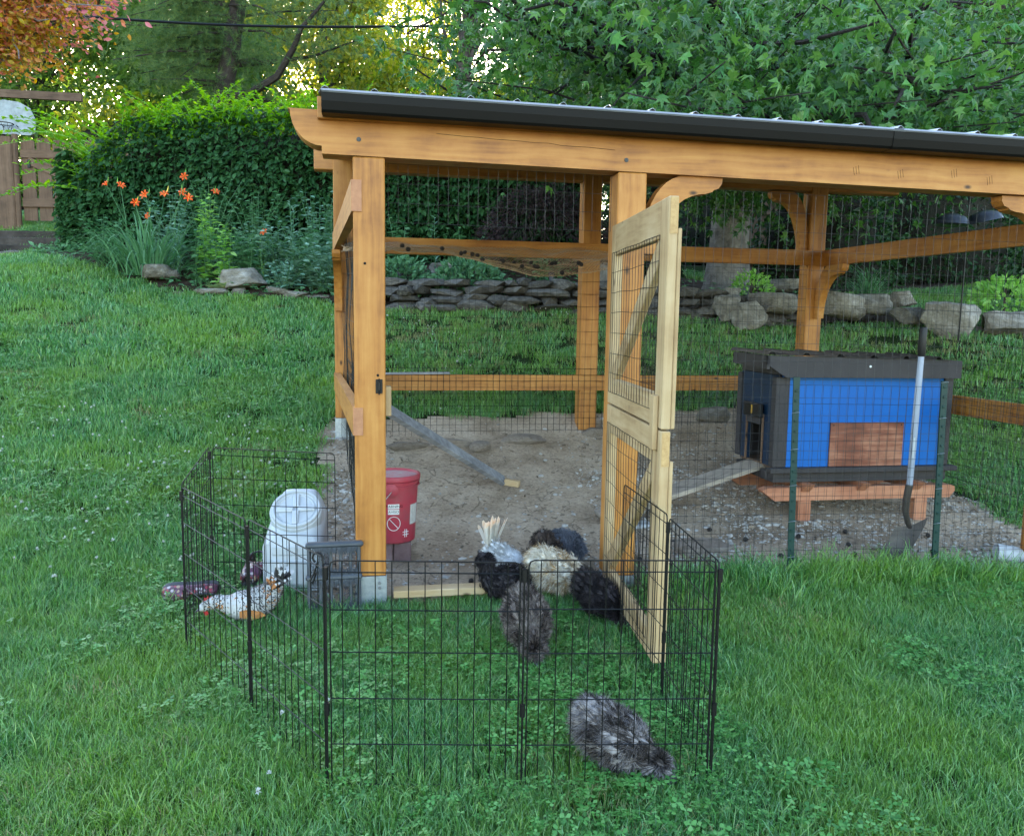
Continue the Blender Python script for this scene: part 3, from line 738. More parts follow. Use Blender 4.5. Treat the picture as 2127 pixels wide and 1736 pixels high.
# back and right rails
MB().box((-.2, 2.645, 1.985), (4.02, 2.69, 2.115), None, .004).build('back_rail', M['oakX'], RUN)
MB().box((-.2, 2.645, .885), (4.02, 2.69, 1.015), None, .004).build('back_rail', M['oakX'], RUN)
MB().beam((4.03, 2.72, 2.05), (4.14, .02, 2.05), .045, .135).build('side_rail', M['oakY'], RUN)
MB().beam((4.03, 2.72, .94), (4.14, .02, .93), .045, .13).build('side_rail', M['oakY'], RUN)
# curved braces
def brace(u0, z0, sx, L, H, d0, d1, plane='u', other=0.):
    """quarter arch from a post face at (u0, z0-H) up to the beam at (u0+sx*L, z0)"""
    outer = []; inner = []
    for i in range(13):
        t = i/12*math.pi/2
        outer.append((L*.80*(1-math.cos(t)), -H+H*math.sin(t)*1.0)); 
    top = [(L*.72, 0), (L, 0), (L*.995, -.035), (L*.93, -.062), (L*.84, -.07)]
    P = [(0, -H), (0, -H+.07)]
    for i in range(11):
        t = i/10*math.pi/2; P.append((L*.50*(1-math.cos(t)), -H+.07+(H-.07)*math.sin(t)))
    P += [(L, 0), (L*.995, -.03), (L*.955, -.055), (L*.885, -.066), (L*.875, -.074), (L*.79, -.085)]
    for i in range(1, 11):
        t = math.pi/2*(1-i/10); P.append((.07+(L*.79-.07)*(1-math.cos(t)), -H+(H-.085)*math.sin(t)))
    if plane == 'u': fn = lambda a, b, d: (u0+sx*a, d, z0+b)
    else: fn = lambda a, b, d: (d, u0+sx*a, z0+b)
    return MB().prism(P if sx > 0 else P[::-1], d0, d1, fn).build('curved_brace', M['oak'+('X' if plane == 'u' else 'Y')], RUN)
brace(1.4729, zb(1.6)-.002, 1, .42, .40, .03, .115)
brace(3.96, zb(3.8)-.002, -1, .42, .40, .03, .115)
brace(3.863, 2.61, -1, .36, .52, 2.68, 2.76)
brace(2.65, 1.975, -1, .42, .45, 3.935, 3.995, 'v')
brace(2.65, 1.975, -1, .42, .45, -.2, -.14, 'v')
for (u, z) in ((-.17, 1.58),):
    pass
# ------- welded wire panels: every wire is a real rod
def wire_panel(name, P0, eu, ez, us, zs, r, mt, sag=.0, parent=RUN, segs=6, seed=0):
    rr = random.Random(seed); b = MB(); P0, eu, ez = Vector(P0), Vector(eu), Vector(ez); nrm = eu.cross(ez).normalized()
    u0, u1, z0, z1 = us[0], us[-1], zs[0], zs[-1]
    def pt(u, z): 
        w_ = mnoise.noise((u*2.1+seed, z*2.1, seed*3.1)); w2 = mnoise.noise((u*2.7+9, z*2.7, seed*1.7))
        return P0+eu*(u+w2*sag*.5)+ez*z+nrm*(w_*sag)
    for u in us: b.tube([pt(u, z0+(z1-z0)*i/segs) for i in range(segs+1)], r, 4, False)
    for z in zs: b.tube([pt(u0+(u1-u0)*i/segs, z) for i in range(segs+1)], r, 4, False)
    return b.build(name, mt, parent)
fr_ = lambda a, b, s: [a+i*s for i in range(int((b-a)/s+1.001))]
# left wall (seen almost edge on, two overlapping layers)
wire_panel('wire_mesh', (.06, .15, 0), Vector((-.2, 2.5, .12)).normalized(), (0, 0, 1), fr_(0, 2.5, .052), fr_(.1, 2.0, .1), .0013, M['darkw'], .05, seed=1)
wire_panel('wire_mesh', (.10, .15, 0), Vector((-.2, 2.5, .12)).normalized(), (0, 0, 1), fr_(0.02, 2.5, .052), fr_(.05, 1.1, .1), .0013, M['darkw'], .05, seed=2)
# back wall
wire_panel('wire_mesh', (-.06, 2.63, 0), (1, 0, 0), (0, 0, 1), fr_(0, 3.95, .052), fr_(.55, 2.0, .104), .0011, M['darkw'], .012, seed=3)
wire_panel('wire_mesh', (-.06, 2.62, 0), (1, 0, 0), (0, 0, 1), fr_(0.0, 3.95, .052), fr_(.5, 1.1, .052), .0011, M['darkw'], .014, seed=4)
# right wall
wire_panel('wire_mesh', (4.03, 2.6, 0), Vector((.08, -2.5, -.1)).normalized(), (0, 0, 1), fr_(0, 2.5, .052), fr_(.5, 2.0, .104), .0011, M['darkw'], .015, seed=5)
wire_panel('wire_mesh', (4.02, 2.6, 0), Vector((.08, -2.5, -.1)).normalized(), (0, 0, 1), fr_(0.026, 2.5, .052), fr_(.4, 1.15, .05), .0011, M['darkw'], .015, seed=6)
# header above the doorway and the fixed front
wire_panel('wire_mesh', (.17, .11, 0), (1, 0, -.008), (0, 0, 1), fr_(0, 1.19, .05), fr_(1.952, 2.24, .0945), .0010, M['greyw'], .008, seed=7)
wire_panel('wire_mesh', (1.475, .10, 0), (1, 0, -.01), (0, 0, 1), fr_(0, 2.5, .052), fr_(.08, 2.2, .1), .0010, M['greyw'], .012, seed=8)
wire_panel('wire_mesh', (1.475, -.022, 0), (1, 0, -.012), (0, 0, 1), fr_(0.02, 2.6, .0505), fr_(.04, 1.18, .102), .0011, M['darkw'], .010, seed=9)
# ------- two-leaf screen door, swung open towards the viewer
DH, DF = Vector((1.312, -.012, 0)), Vector((1.222, -1.07, 0))
dv = (DF-DH).normalized(); dn = Vector((dv.y, -dv.x, 0))     # dn points to the left (wire side)
if dn.x > 0: dn = -dn
DL = (DF-DH).length
DM = Matrix(((dv.x, dn.x, 0, DH.x), (dv.y, dn.y, 0, DH.y), (0, 0, 1, 0), (0, 0, 0, 1)))
def dbox(name, a0, a1, n0, n1, z0, z1, mt, parent, bev=.003):
    return MB().box((a0, n0, z0), (a1, n1, z1), DM, bev).build(name, mt, parent)
def door_leaf(z0, z1, hb, ht, label, seed):
    # the leaf itself is its outer frame (two stiles); rails, brace and wire are pieces of it
    f = MB()
    f.box((0, -.02, z0), (.085, .018, z1), DM, .003)
    leaf = f.build('door_leaf', M['paleZ'], RUN); leaf['label'] = label
    dbox('door_stile', DL-.115, DL, -.02, .018, z0, z1, M['paleZ'], leaf)
    dbox('door_rail', .086, DL-.116, -.019, .0175, z1-ht, z1-.001, M['paleY'], leaf)
    dbox('door_rail', .086, DL-.116, -.019, .0175, z0+.001, z0+hb, M['paleY'], leaf)
    dbox('stile_cover', DL-.05, DL+.002, -.036, -.0205, z0+.002, z1-.12, M['paleZ'], leaf)
    MB().box((DL+.0005, -.019, z1-.14), (DL+.003, .012, z1-.004), DM).build('rail_end', M['paleend'], leaf)
    a0, a1 = .11, DL-.13
    p = DM @ Vector((a0, -.004, z0+hb+.03)); q = DM @ Vector((a1, -.004, z1-ht-.03))
    MB().beam(p, q, .034, .085, up=tuple(dn.cross(q-p).normalized())).build('door_brace', M['paleY'], leaf)
    b = MB(); rr = random.Random(seed)
    us = fr_(.035, DL-.075, .0508); zs = fr_(z0+.06, z1-.05, .1)
    def pt(u, z): return DM @ Vector((u+.006*mnoise.noise((u*5, z*4, seed)), .021+.006*mnoise.noise((u*4, z*4, seed+5)), z+.006*mnoise.noise((u*5, z*5, seed+9))))
    for u in us: b.tube([pt(u, zs[0]+(zs[-1]-zs[0])*i/8) for i in range(9)], .0013, 4, False)
    for z in zs: b.tube([pt(us[0]+(us[-1]-us[0])*i/8, z) for i in range(9)], .0013, 4, False)
    b.build('door_wire', M['blackw'], leaf)
    return leaf
low = door_leaf(.10, 1.052, .11, .14, 'lower half of the screen door', 3)
upd = door_leaf(1.06, 1.957, .13, .15, 'upper half of the screen door', 8)
dbox('latch_board', DL-.10, DL-.045, .0185, .04, .97, 1.19, M['paleZ'], low)
dbox('cover_strip', .0, DL-.12, -.04, -.0205, 1.03, 1.075, M['paleY'], upd)
# latch on the front post and the stop block behind it
b = MB(); b.box((.104, -.006, 1.105), (.138, -.0005, 1.175), None, .002); b.box((.114, -.022, 1.12), (.128, -.005, 1.165), None, .003); b.tube([(.121, -.02, 1.18), (.121, -.014, 1.10)], .004, 6)
b.build('gate_latch', M['black'], RUN)
MB().box((.1535, .05, .985), (.182, .12, 1.135), None, .003).build('stop_block', M['paleZ'], RUN)
MB().beam((.19, .015, .075), (.76, -.005, .085), .085, .038).build('threshold_board', M['paleX'], RUN)
# small nails, knots and screw heads on the posts
for (u, z) in ((.055, 1.74), (.115, 1.195)):
    b = MB(); b.lathe([(.007, 0), (.007, .0016), (.003, .002)], 8, Matrix.Translation((u, 0, z)) @ Matrix.Rotation(math.pi/2, 4, 'X')); b.build('screw', M['gutter'], fl)

# ------- poultry netting sagging under the ceiling rail, with seed balls caught in it
def net_z(u, v):
    q = min(max((2.62-v)/1.37, 0), 1); su = .17+.14*math.exp(-((u-1.25)/.45)**2)-.10*max(0, u-1.7)
    return 2.07-su*q**.75+.022*mnoise.noise((u*5, v*5, 2))+.03*mnoise.noise((u*2, v*2, 6))
b = MB()
for i in range(106):
    for sgn in (1, -1):
        u0 = -1.0+i*.030; pts = []
        for k in range(22):
            v = 1.25+1.37*k/21+.05*mnoise.noise((u0*3, k*.1, 1)); u = u0+(0 if sgn > 0 else .4)+sgn*(v-1.2)*.55
            if -.12 <= u <= 1.95: pts.append((u, v, net_z(u, v)+.004*mnoise.noise((u*20, v*20, sgn))+(.002 if sgn > 0 else 0)))
        if len(pts) > 2: b.tube(pts, .0013, 3, False)
net = b.build('ceiling_netting', M['netting'], RUN); net['kind'] = 'stuff'
def spiky(name, r, mt, n=90):
    b = MB(); b.lathe([(r*.05, -r*.8), (r*.5, -r*.68), (r*.8, 0), (r*.5, r*.68), (r*.05, r*.8)], 9)
    for i in range(n):
        z = 1-2*(i+.5)/n; t = i*2.39996; q = math.sqrt(1-z*z); d = Vector((q*math.cos(t), q*math.sin(t), z)); s_ = d.cross(Vector((.3, .2, 1))).normalized()*r*.09
        c0 = d*r*.7; b.add([c0-s_, c0+s_, d*r*1.15], [(0, 1, 2)])
    return b.build(name, mt)
M['ball'] = mat_plain('seed_ball', (.022, .015, .012), (.012, .008, .007), .8, 30)
ball0 = spiky('seed_ball', .0175, M['ball']); first = True
for i in range(20):
    u, v = rng.uniform(.2, 1.8), rng.uniform(1.28, 1.9)
    o = ball0 if first else ball0.copy()
    if not first: COL.objects.link(o)
    first = False
    p = run(u, v, net_z(u, v)+.016); o.location = p; o.rotation_euler = rng.uniform(0, 6, 3)
    tag(o, 'dark spiky seed ball caught in the sagging ceiling netting of the run', 'seed ball', 'seed balls caught in the ceiling netting')
# some on the ground too
spots = [(1.75, .2), (1.9, .55), (2.05, .1), (2.55, .3), (2.62, .12), (2.7, .5), (2.95, .35), (2.9, .2), (3.2, .18), (3.3, .42), (3.45, .25), (1.62, .34), (2.2, .7), (2.35, .5), (.62, .25), (3.05, .55), (3.6, .5), (2.44, .22)]
for u, v in spots:
    o = ball0.copy(); COL.objects.link(o); p = run(u, v); p.z = gz(p.x, p.y)+.028; o.location = p; o.rotation_euler = rng.uniform(0, 6, 3)
    tag(o, 'dark spiky seed ball lying on the bare dirt floor of the run', 'seed ball', 'seed balls on the dirt')

# ------------------------------------------------------------------ exercise pen
PEN = empty('exercise_pen', (.05, 2.45, 0), 0, 'low folding pen of black wire panels on the grass before the run', 'wire pen')
pen_pts = [(.508, 3.655, 0), (.600, 3.06, 0), (.652, 2.474, 0), (.046, 2.446, 0), (-.563, 2.437, 0), (-.955, 2.915, 0), (-1.412, 3.46, .005), (-1.515, 4.08, .075), (-.905, 4.22, .03)]
PH = .752
def pen_panel(A, B, flip):
    A, B = Vector(A)-PEN.location, Vector(B)-PEN.location
    d = B-A; b = MB(); h = .012 if flip else 0
    Lh = math.hypot(d.x, d.y)
    P = lambda t, z: A+d*t+Vector((0, 0, z))
    i0, i1 = .013/Lh, 1-.013/Lh
    top, bot = PH-h*.6, .012
    # outline rod with rounded shoulders
    pts = [P(i0, bot), P(i0, top-.02), P(i0+.008, top-.005), P(i0+.028, top), P(i1-.028, top), P(i1-.008, top-.005), P(i1, top-.02), P(i1, bot)]
    b.tube(pts, .0026, 5)
    for z in (top-.036, top-.155, .455, .305, .155, .022): b.tube([P(i0, z), P(i1, z)], .0021, 4)
    n = 12
    for i in range(1, n): b.tube([P(i/n, .0), P(i/n, top)], .0017, 4)
    return b.build('pen_panel', M['blackw'], PEN)
for i in range(len(pen_pts)-1): pen_panel(pen_pts[i], pen_pts[i+1], i % 2)
for (x, y, z) in pen_pts[1:-1]:
    p = Vector((x, y, z))-PEN.location; b = MB()
    b.tube([p+Vector((0, 0, -.01)), p+Vector((0, 0, PH-.03))], .0036, 6)
    for zz in (.705, .27): b.tube([p+Vector((0, 0, zz-.02)), p+Vector((0, 0, zz+.02))], .009, 8)
    b.build('hinge_rod', M['black'], PEN)
b = MB(); q = Vector((-.60, 2.50, .735))-PEN.location
b.tube([q+Vector((.016*math.cos(t), 0, .016*math.sin(t))) for t in np.linspace(-.6, 4.2, 12)], .0035, 6)
b.tube([q+Vector((0, 0, -.014)), q+Vector((-.012, .0, -.05)), q+Vector((-.025, 0, -.075)), q+Vector((-.017, 0, -.085)), q+Vector((-.006, 0, -.05))], .003, 5)
b.build('snap_hook', M['black'], PEN)

# ------------------------------------------------------------------ blue hen coop on its stand
cu, cv, cz = 3.29, 1.08, .445
HEN = empty('hen_coop', run(cu, cv, cz), YAW, 'bright blue wooden hen coop with charcoal trim and a brown wood patch on its front', 'chicken coop')
def hb(name, lo, hi, mt, parent=HEN, bev=.003): return MB().box(lo, hi, None, bev).build(name, mt, parent)
hb('front_wall', (-.58, -.27, .075), (.585, -.25, .70), M['blue']); hb('back_wall', (-.60, .25, .08), (.60, .27, .70), M['char']); hb('side_wall', (.585, -.25, .08), (.605, .25, .70), M['navy']); hb('inner_shade_wall', (-.25, -.249, .096), (-.235, .249, .699), M['char'])  # added inner wall, dark back and right walls: painted shade behind the pop hole
# left wall with the pop hole left open
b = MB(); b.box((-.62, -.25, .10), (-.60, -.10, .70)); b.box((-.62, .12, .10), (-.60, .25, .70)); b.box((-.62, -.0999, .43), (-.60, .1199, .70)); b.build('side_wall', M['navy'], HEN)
hb('coop_floor', (-.60, -.249, .075), (.584, .249, .095), M['fenceX'])
for x in (-.635, .575):
    for y in (-.285, .225): hb('corner_trim', (x, y, .101), (x+.065, y+.06, .689), M['char'])
hb('inner_trim', (-.57, -.276, .101), (-.535, -.2705, .69), M['char'])
hb('base_ledge', (-.665, -.325, .066), (.685, -.262, .100), M['char'], bev=.004)
hb('base_skirt', (-.625, -.285, .0), (.63, .27, .064), M['char'])
fb = MB().prism([(-.735, .832), (.645, .806), (.645, .69), (-.60, .692), (-.735, .775)], -.345, -.322, lambda a, c, d: (a, d, c)); fb.build('fascia_board', M['char'], HEN)
MB().prism([(-.345, .745), (-.345, .832), (.16, .836), (.16, .76)], -.735, -.718, lambda a, c, d: (d, a, c)).build('fascia_board', M['char'], HEN)
b = MB(); prof = []; u = -.74
while u < .55:
    prof += [(u, 0), (u+.014, .018), (u+.026, .022), (u+.038, .018), (u+.055, 0), (u+.13, .001)]; u += .235
for off in (0, -.002):
    for v in (-.36, .0, .20):
        for a, c in prof: b.v.append((a, v, .822-.022*a+c+.012*(v+.37)+off))
n = len(prof); K = 3*n
for i in range(2):
    for k in range(n-1): p = i*n+k; b.f += [[p, p+1, p+1+n, p+n], [K+p, K+p+n, K+p+n+1, K+p+1]]; b.m += [0, 0]
for k in range(n-1): b.f.append([k, K+k, K+k+1, k+1]); b.m.append(0)
b.build('roof_sheet', M['charroof'], HEN)
hb('roof_board', (-.60, -.30, .701), (.60, .30, .80), M['char'])
hb('wood_patch', (-.235, -.283, .102), (.295, -.2705, .392), M['patch'], bev=.001)
hb('door_frame', (-.632, -.115, .10), (-.6205, -.1005, .43), M['fenceZ'], bev=.001); hb('door_frame', (-.632, .1205, .10), (-.6205, .135, .43), M['fenceZ'], bev=.001)
op = hb('door_opener', (-.668, -.125, .405), (-.633, .11, .50), M['black'], bev=.006)
MB().box((-.671, -.03, .43), (-.6685, -.015, .485)).build('indicator_strip', mat_plain('yellow_mark', (.6, .33, .02), None, .5), op)
b = MB(); b.box((-.64, -.09, .36), (-.634, .105, .404)); b.build('pop_door', M['char'], HEN)
b = MB(); b.lathe([(.008, 0), (.008, .002), (.003, .003)], 8, Matrix.Translation((-.02, -.346, .765)) @ Matrix.Rotation(math.pi/2, 4, 'X')); b.build('white_spot', M['whitetag'], HEN)
for x in (-.215, .275):
    b = MB(); b.lathe([(.005, 0), (.005, .0015), (.002, .002)], 8, Matrix.Translation((x, -.2835, .375)) @ Matrix.Rotation(math.pi/2, 4, 'X')); b.build('screw', M['black'], HEN)

STAND = empty('coop_stand', run(cu, cv, .17), YAW, 'reddish timber stand with two thick legs holding up the blue hen coop', 'timber stand')
def stz(z): return z-.17
for y, nm in ((-.30, 0), (.22, 1)):
    MB().prism([(-.70, stz(.395)), (-.66, stz(.412)), (.66, stz(.412)), (.695, stz(.40)), (.70, stz(.37)), (.66, stz(.325)), (-.61, stz(.325)), (-.70, stz(.39))], y, y+.075, lambda a, c, d: (a, d, c)).build('cross_beam', M['redX'], STAND)
    for x in (-.445, .405):
        MB().box((x, y-.001, -.06), (x+.092, y+.085, stz(.324)), None, .004).build('leg', M['redZ'], STAND)
for x in (-.40, 0.0, .40):
    MB().prism([(-.37, .0), (-.30, -.062), (.33, -.062), (.33, 0)], x-.03, x+.03, lambda a, c, d: (d, a, stz(.444)+c)).build('joist', M['redY'], STAND)
# ramp from the pop hole
b = MB(); b.beam((0, 0, 0), (-1.12, -.03, -.335), .235, .028, bev=.002)
r = b.build('ramp_board', mat_wood('tan_weathered_board', (.14, .115, .09), (.26, .22, .175), (.37, .32, .26), 'X', rough=.8, off=1.5)); r.location = run(2.70, 1.10, .52); r.rotation_euler = (0, 0, YAW)
tag(r, 'weathered grey ramp board sloping from the coop pop hole to the dirt', 'ramp')

# leaning plank, board on the back rail, wood block
def lone_beam(name, a, b_, w, h, mt, label, cat, up=(0, 0, 1), group=None):
    a, b_ = Vector(a), Vector(b_); o = MB().beam((0, 0, 0), b_-a, w, h, up=up, bev=.002).build(name, mt); o.location = a
    return tag(o, label, cat, group)
lone_beam('plank', run(.02, .93, 1.02), run(1.04, 1.75, .295), .085, .035, M['greyX'], 'long weathered grey plank leaning down from the left rail to the dirt', 'plank', up=(.3, -.6, .75))
lone_beam('board', run(.10, 2.62, 1.025), run(.72, 2.65, 1.03), .06, .016, M['greyX'], 'short grey board lying on top of the lower back rail', 'board')
p = run(1.09, 1.72); lone_beam('wood_block', (p.x-.045, p.y, gz(p.x, p.y)+.035), (p.x+.06, p.y-.03, gz(p.x, p.y)+.025), .05, .045, M['paleX'], 'small pale wood block at the foot of the leaning plank', 'wood block')
# stepping pavers
for u, v, w, h, lb in ((1.78, .92, .22, .14, 'pale flat paver in the dirt under the ramp end'), (2.05, .50, .34, .26, 'broad grey paver half buried in the dirt right of the open door')):
    p = run(u, v); o = MB().box((-w/2, -h/2, -.03), (w/2, h/2, .018), None, .008).build('paver', M['block']); o.location = (p.x, p.y, gz(p.x, p.y)+.012); o.rotation_euler = (0, 0, YAW+.1)
    o.data.materials[0] = mat_rock('paver_stone', (.22, .22, .22), (.3, .3, .3), (.36, .36, .36), 10, .2) if u < 2 else M['clod']
    tag(o, lb, 'paver')

# green steel fence posts
def tpost(u0, u1, z0, z1, lb):
    a, b_ = run(u0, -.035, z0), run(u1, -.035, z1)
    T = empty('fence_post', a, YAW, lb, 'steel fence post', 'green steel fence posts')
    L = (b_-a).length; ang = math.atan2(u1-u0, z1-z0)
    b = MB(); R_ = Matrix.Rotation(ang, 4, 'Y')
    b.box((-.019, -.003, -.1), (.019, .003, L), R_, .001); b.box((-.003, .003, -.1), (.003, .03, L), R_, .001)
    b.build('rail', M['tpost'], T)
    s = MB(); z = .08
    while z < L-.04: s.box((-.008, -.0085, z), (.008, -.003, z+.014), R_, .002); z += .055
    s.build('stud', M['tpost'], T)
    c = MB(); z = .1
    while z < L: c.tube([R_ @ Vector((-.023, -.002, z)), R_ @ Vector((-.015, -.012, z+.004)), R_ @ Vector((.015, -.012, z+.006)), R_ @ Vector((.023, -.001, z+.002))], .0016, 4); z += .2
    c.build('wire_clip', M['galv'], T)
tpost(2.362, 2.336, .10, 1.195, 'green steel fence post standing left of the shovel'); tpost(3.252, 3.224, .065, 1.175, 'green steel fence post standing right of the shovel')

# shovel
bt, tp = run(3.185, .15, .355), run(3.132, .05, 1.47)
SH = empty('shovel', run(3.06, .15, .08), YAW, 'grey handled shovel leaning upright against the wire fence in front of the coop', 'shovel')
inv = Matrix.Translation(SH.location) @ Matrix.Rotation(YAW, 4, 'Z'); inv.invert()
a, c = inv @ bt, inv @ tp; d = (c-a)
MB().tube([a+d*.18, a+d*.5, a+d*.86], [.0175, .0185, .0165], 12).build('handle', mat_plain('grey_fibreglass', (.32, .36, .44), (.26, .29, .36), .4, 6), SH, True)
MB().tube([a+d*.855, a+d*.87, a+d*.995, c], [.019, .021, .0205, .017], 12).build('grip', M['black'], SH, True)
MB().tube([a+d*.181+Vector((-.001, 0, 0)), a+d*.10+Vector((-.012, 0, 0)), a+d*.03+Vector((-.012, -.004, 0)), a+d*-.03+Vector((.012, 0, 0)), a+d*-.06+Vector((.03, .0, 0))], [.021, .021, .018, .016, .012], 12).build('socket', mat_plain('worn_steel', (.10, .09, .085), (.06, .05, .045), .45, 20, metal=.6), SH, True)
# dished blade, pointing down to the left
bl_ = MB(); nu, nv = 9, 8
h0 = a+d*-.045+Vector((.03, 0, 0)); axis = Vector((-.14, -.02, -.225)); wv = Vector((.085, -.035, .035))*1.0; nr = axis.cross(wv).normalized()
for s_ in (0, 1):
    for i in range(nv+1):
        t = i/nv; wd = (1 if t < .55 else math.sqrt(max(0, 1-((t-.55)/.47)**2)))*(.96+.04*t)
        for j in range(nu+1):
            q = j/nu*2-1; p = h0+axis*t+wv*q*wd+nr*(.028*(q*q)-.02*(1-t)*0+.012*math.sin(t*3)-.002*s_)
            if t == 0: p += Vector((.0, 0, .018))*abs(q)
            bl_.v.append(tuple(p))
n1 = (nu+1)*(nv+1)
for i in range(nv):
    for j in range(nu):
        p = i*(nu+1)+j; bl_.f += [[p, p+1, p+nu+2, p+nu+1], [n1+p, n1+p+nu+1, n1+p+nu+2, n1+p+1]]; bl_.m += [0, 0]
bl_.build('blade', mat_plain('muddy_steel', (.13, .115, .10), (.06, .052, .046), .7, 9, metal=.3, bump=.2), SH, True)
MB().box((-.003, -.0208, .0), (.006, -.018, .12), Matrix.Translation(a+d*.33) @ d.to_track_quat('Z', 'Y').to_matrix().to_4x4()).build('label_sticker', M['white'], SH)

# ------------------------------------------------------------------ red bucket on blocks
p = run(.205, .78); z0 = gz(p.x, p.y)
for du, dvv, lb in ((-.075, .0, 'purplish grey concrete block under the left side of the red bucket'), (.035, .0, 'purplish grey concrete block under the right side of the red bucket')):
    q = run(.225+du, .70+dvv); o = MB().box((-.052, -.02, 0), (.052, .18, .125), None, .006).build('concrete_block', M['block']); o.location = (q.x, q.y, z0-.01); o.rotation_euler = (0, 0, YAW); tag(o, lb, 'concrete block', 'concrete blocks under the red bucket')
BK = empty('red_bucket', (p.x, p.y, z0+.116), 0, 'dusty red plastic bucket with a dirty lid standing on concrete blocks', 'bucket')
MB().lathe([(.128, 0), (.134, .006), (.152, .335), (.152, .336), (.162, .337), (.162, .345), (.153, .346), (.153, .360), (.163, .361), (.163, .368), (.153, .369), (.154, .385)], 40).build('pail', M['red'], BK, True)
lid = MB().lathe([(.155, .372), (.166, .374), (.167, .398), (.163, .404), (.154, .404), (.150, .395), (.149, .392), (.0, .391)], 40).build('lid', M['red'], BK, True)
MB().lathe([(.148, .3925), (.1, .3945), (.0, .394)], 32).build('dust', M['redlid'], lid, True)
th0 = math.radians(-72)
def onpail(th, z, r=0.): rr = .134+.018*z/.335+r; return Vector((rr*math.cos(th), rr*math.sin(th), z))
b = MB()
def patch(b, t0, t1, z0_, z1_, off=.0012, n=8):
    for i in range(n):
        ta, tb = t0+(t1-t0)*i/n, t0+(t1-t0)*(i+1)/n
        b.add([onpail(ta, z0_, off), onpail(tb, z0_, off), onpail(tb, z1_, off), onpail(ta, z1_, off)], [(0, 1, 2, 3)])
patch(b, th0-.35, th0+.10, .215, .243); patch(b, th0-.35, th0+.10, .181, .211); b.build('warning_label', M['whitetag'], BK)
b = MB(); patch(b, th0+.62, th0+1.15, .11, .23); b.build('paper_label', mat_plain('faded_label', (.5, .5, .47), (.36, .34, .32), .7, 40), BK)
b = MB(); cth, czz = th0-.12, .125
b.tube([onpail(cth+.30*math.cos(t)*.9, czz+.042*math.sin(t), .001) for t in np.linspace(0, 2*math.pi, 25)], .002, 4)
b.tube([onpail(cth+.27*math.cos(t)*f_, czz+.042*math.sin(t)*f_, .001) for t, f_ in ((2.36, 1), (2.36, .3), (2.36, -.4), (2.36, -1))], .002, 4)
b.build('warning_symbol', M['whitetag'], BK)
b = MB(); c2, z2 = th0+.42, .062
for dx in (-.045, .045): b.tube([onpail(c2+dx, z2-.024, .001), onpail(c2+dx, z2+.024, .001)], .0022, 4)
for dz in (-.008, .008): b.tube([onpail(c2-.15, z2+dz, .001), onpail(c2, z2+dz, .001), onpail(c2+.15, z2+dz, .001)], .0022, 4)
b.build('emblem', M['whitetag'], BK)
b = MB(); b.lathe([(.04, 0), (.04, .006), (.02, .012), (0, .013)], 16, Matrix.Translation(onpail(th0-.22, .325, .004)) @ Matrix.Rotation(th0-.22, 4, 'Z') @ Matrix.Rotation(math.pi/2, 4, 'Y')); b.build('handle_ear', M['red'], BK, True)
b = MB(); b.tube([onpail(th0-.2, .32, .018), onpail(th0-.45, .265, .03), onpail(th0-.9, .23, .035), onpail(th0-1.6, .21, .03), onpail(th0-2.6, .24, .03), onpail(th0-3.3, .32, .018)], .0022, 5); b.build('wire_handle', M['galv'], BK)
def text_mesh(body, size, mt, parent, place, name='lettering'):
    cu_ = bpy.data.curves.new(name, 'FONT'); cu_.body = body; cu_.size = size; cu_.align_x = 'CENTER'; cu_.align_y = 'CENTER'
    t = bpy.data.objects.new(name, cu_); COL.objects.link(t)
    dg = bpy.context.evaluated_depsgraph_get(); me = bpy.data.meshes.new_from_object(t.evaluated_get(dg)); me.name = name
    bpy.data.objects.remove(t)
    for v in me.vertices: v.co = place(v.co)
    me.materials.clear(); me.materials.append(mt)
    return link(name, me, parent)
for tx, zz, s_ in (('WARNING', .229, .022), ('AVISO', .196, .022)):
    text_mesh(tx, s_, M['gutter'], BK, lambda c, zz=zz: onpail(th0-.125+c.x/.145, zz+c.y, .0022))

# ------------------------------------------------------------------ white food bin with slanted lid
p = Vector((-1.155, 4.36, 0)); p.z = gz(p.x, p.y)-.005
BIN = empty('storage_bin', p, .10, 'white plastic storage bin with a round screw lid on its slanted top', 'storage bin')
W2, D2 = .158, .16
side = [(-D2, .0), (-D2, .27), (-D2+.02, .305), (.085, .475), (.14, .485), (D2, .46), (D2, 0)]
b = MB(); bev = .035
def ringpts(x, inset):
    q = max(0, abs(x)-.07)/(W2-.07)
    return [(x*(1-.10*(c > .28)), a*(1-inset), (c if c < .2 else .20+(c-.20)*(1-.42*q*q))-(inset*.03 if c > .1 else -inset*.03)) for a, c in side]
rings = [ringpts(x_, max(0, (abs(x_)-.118)/.04)**2*.12) for x_ in (-W2, -.15, -.138, -.122, -.105, -.085, -.05, .05, .085, .105, .122, .138, .15, W2)]
n = len(side)
for rg in rings: b.v += rg
for i in range(13):
    for k in range(n): p_, q_ = i*n+k, i*n+(k+1) % n; b.f.append([p_, q_, q_+n, p_+n]); b.m.append(0)
b.f.append(list(range(n))[::-1]); b.f.append([13*n+k for k in range(n)]); b.m += [0, 0]
body = b.build('bin_body', M['white'], BIN, True)
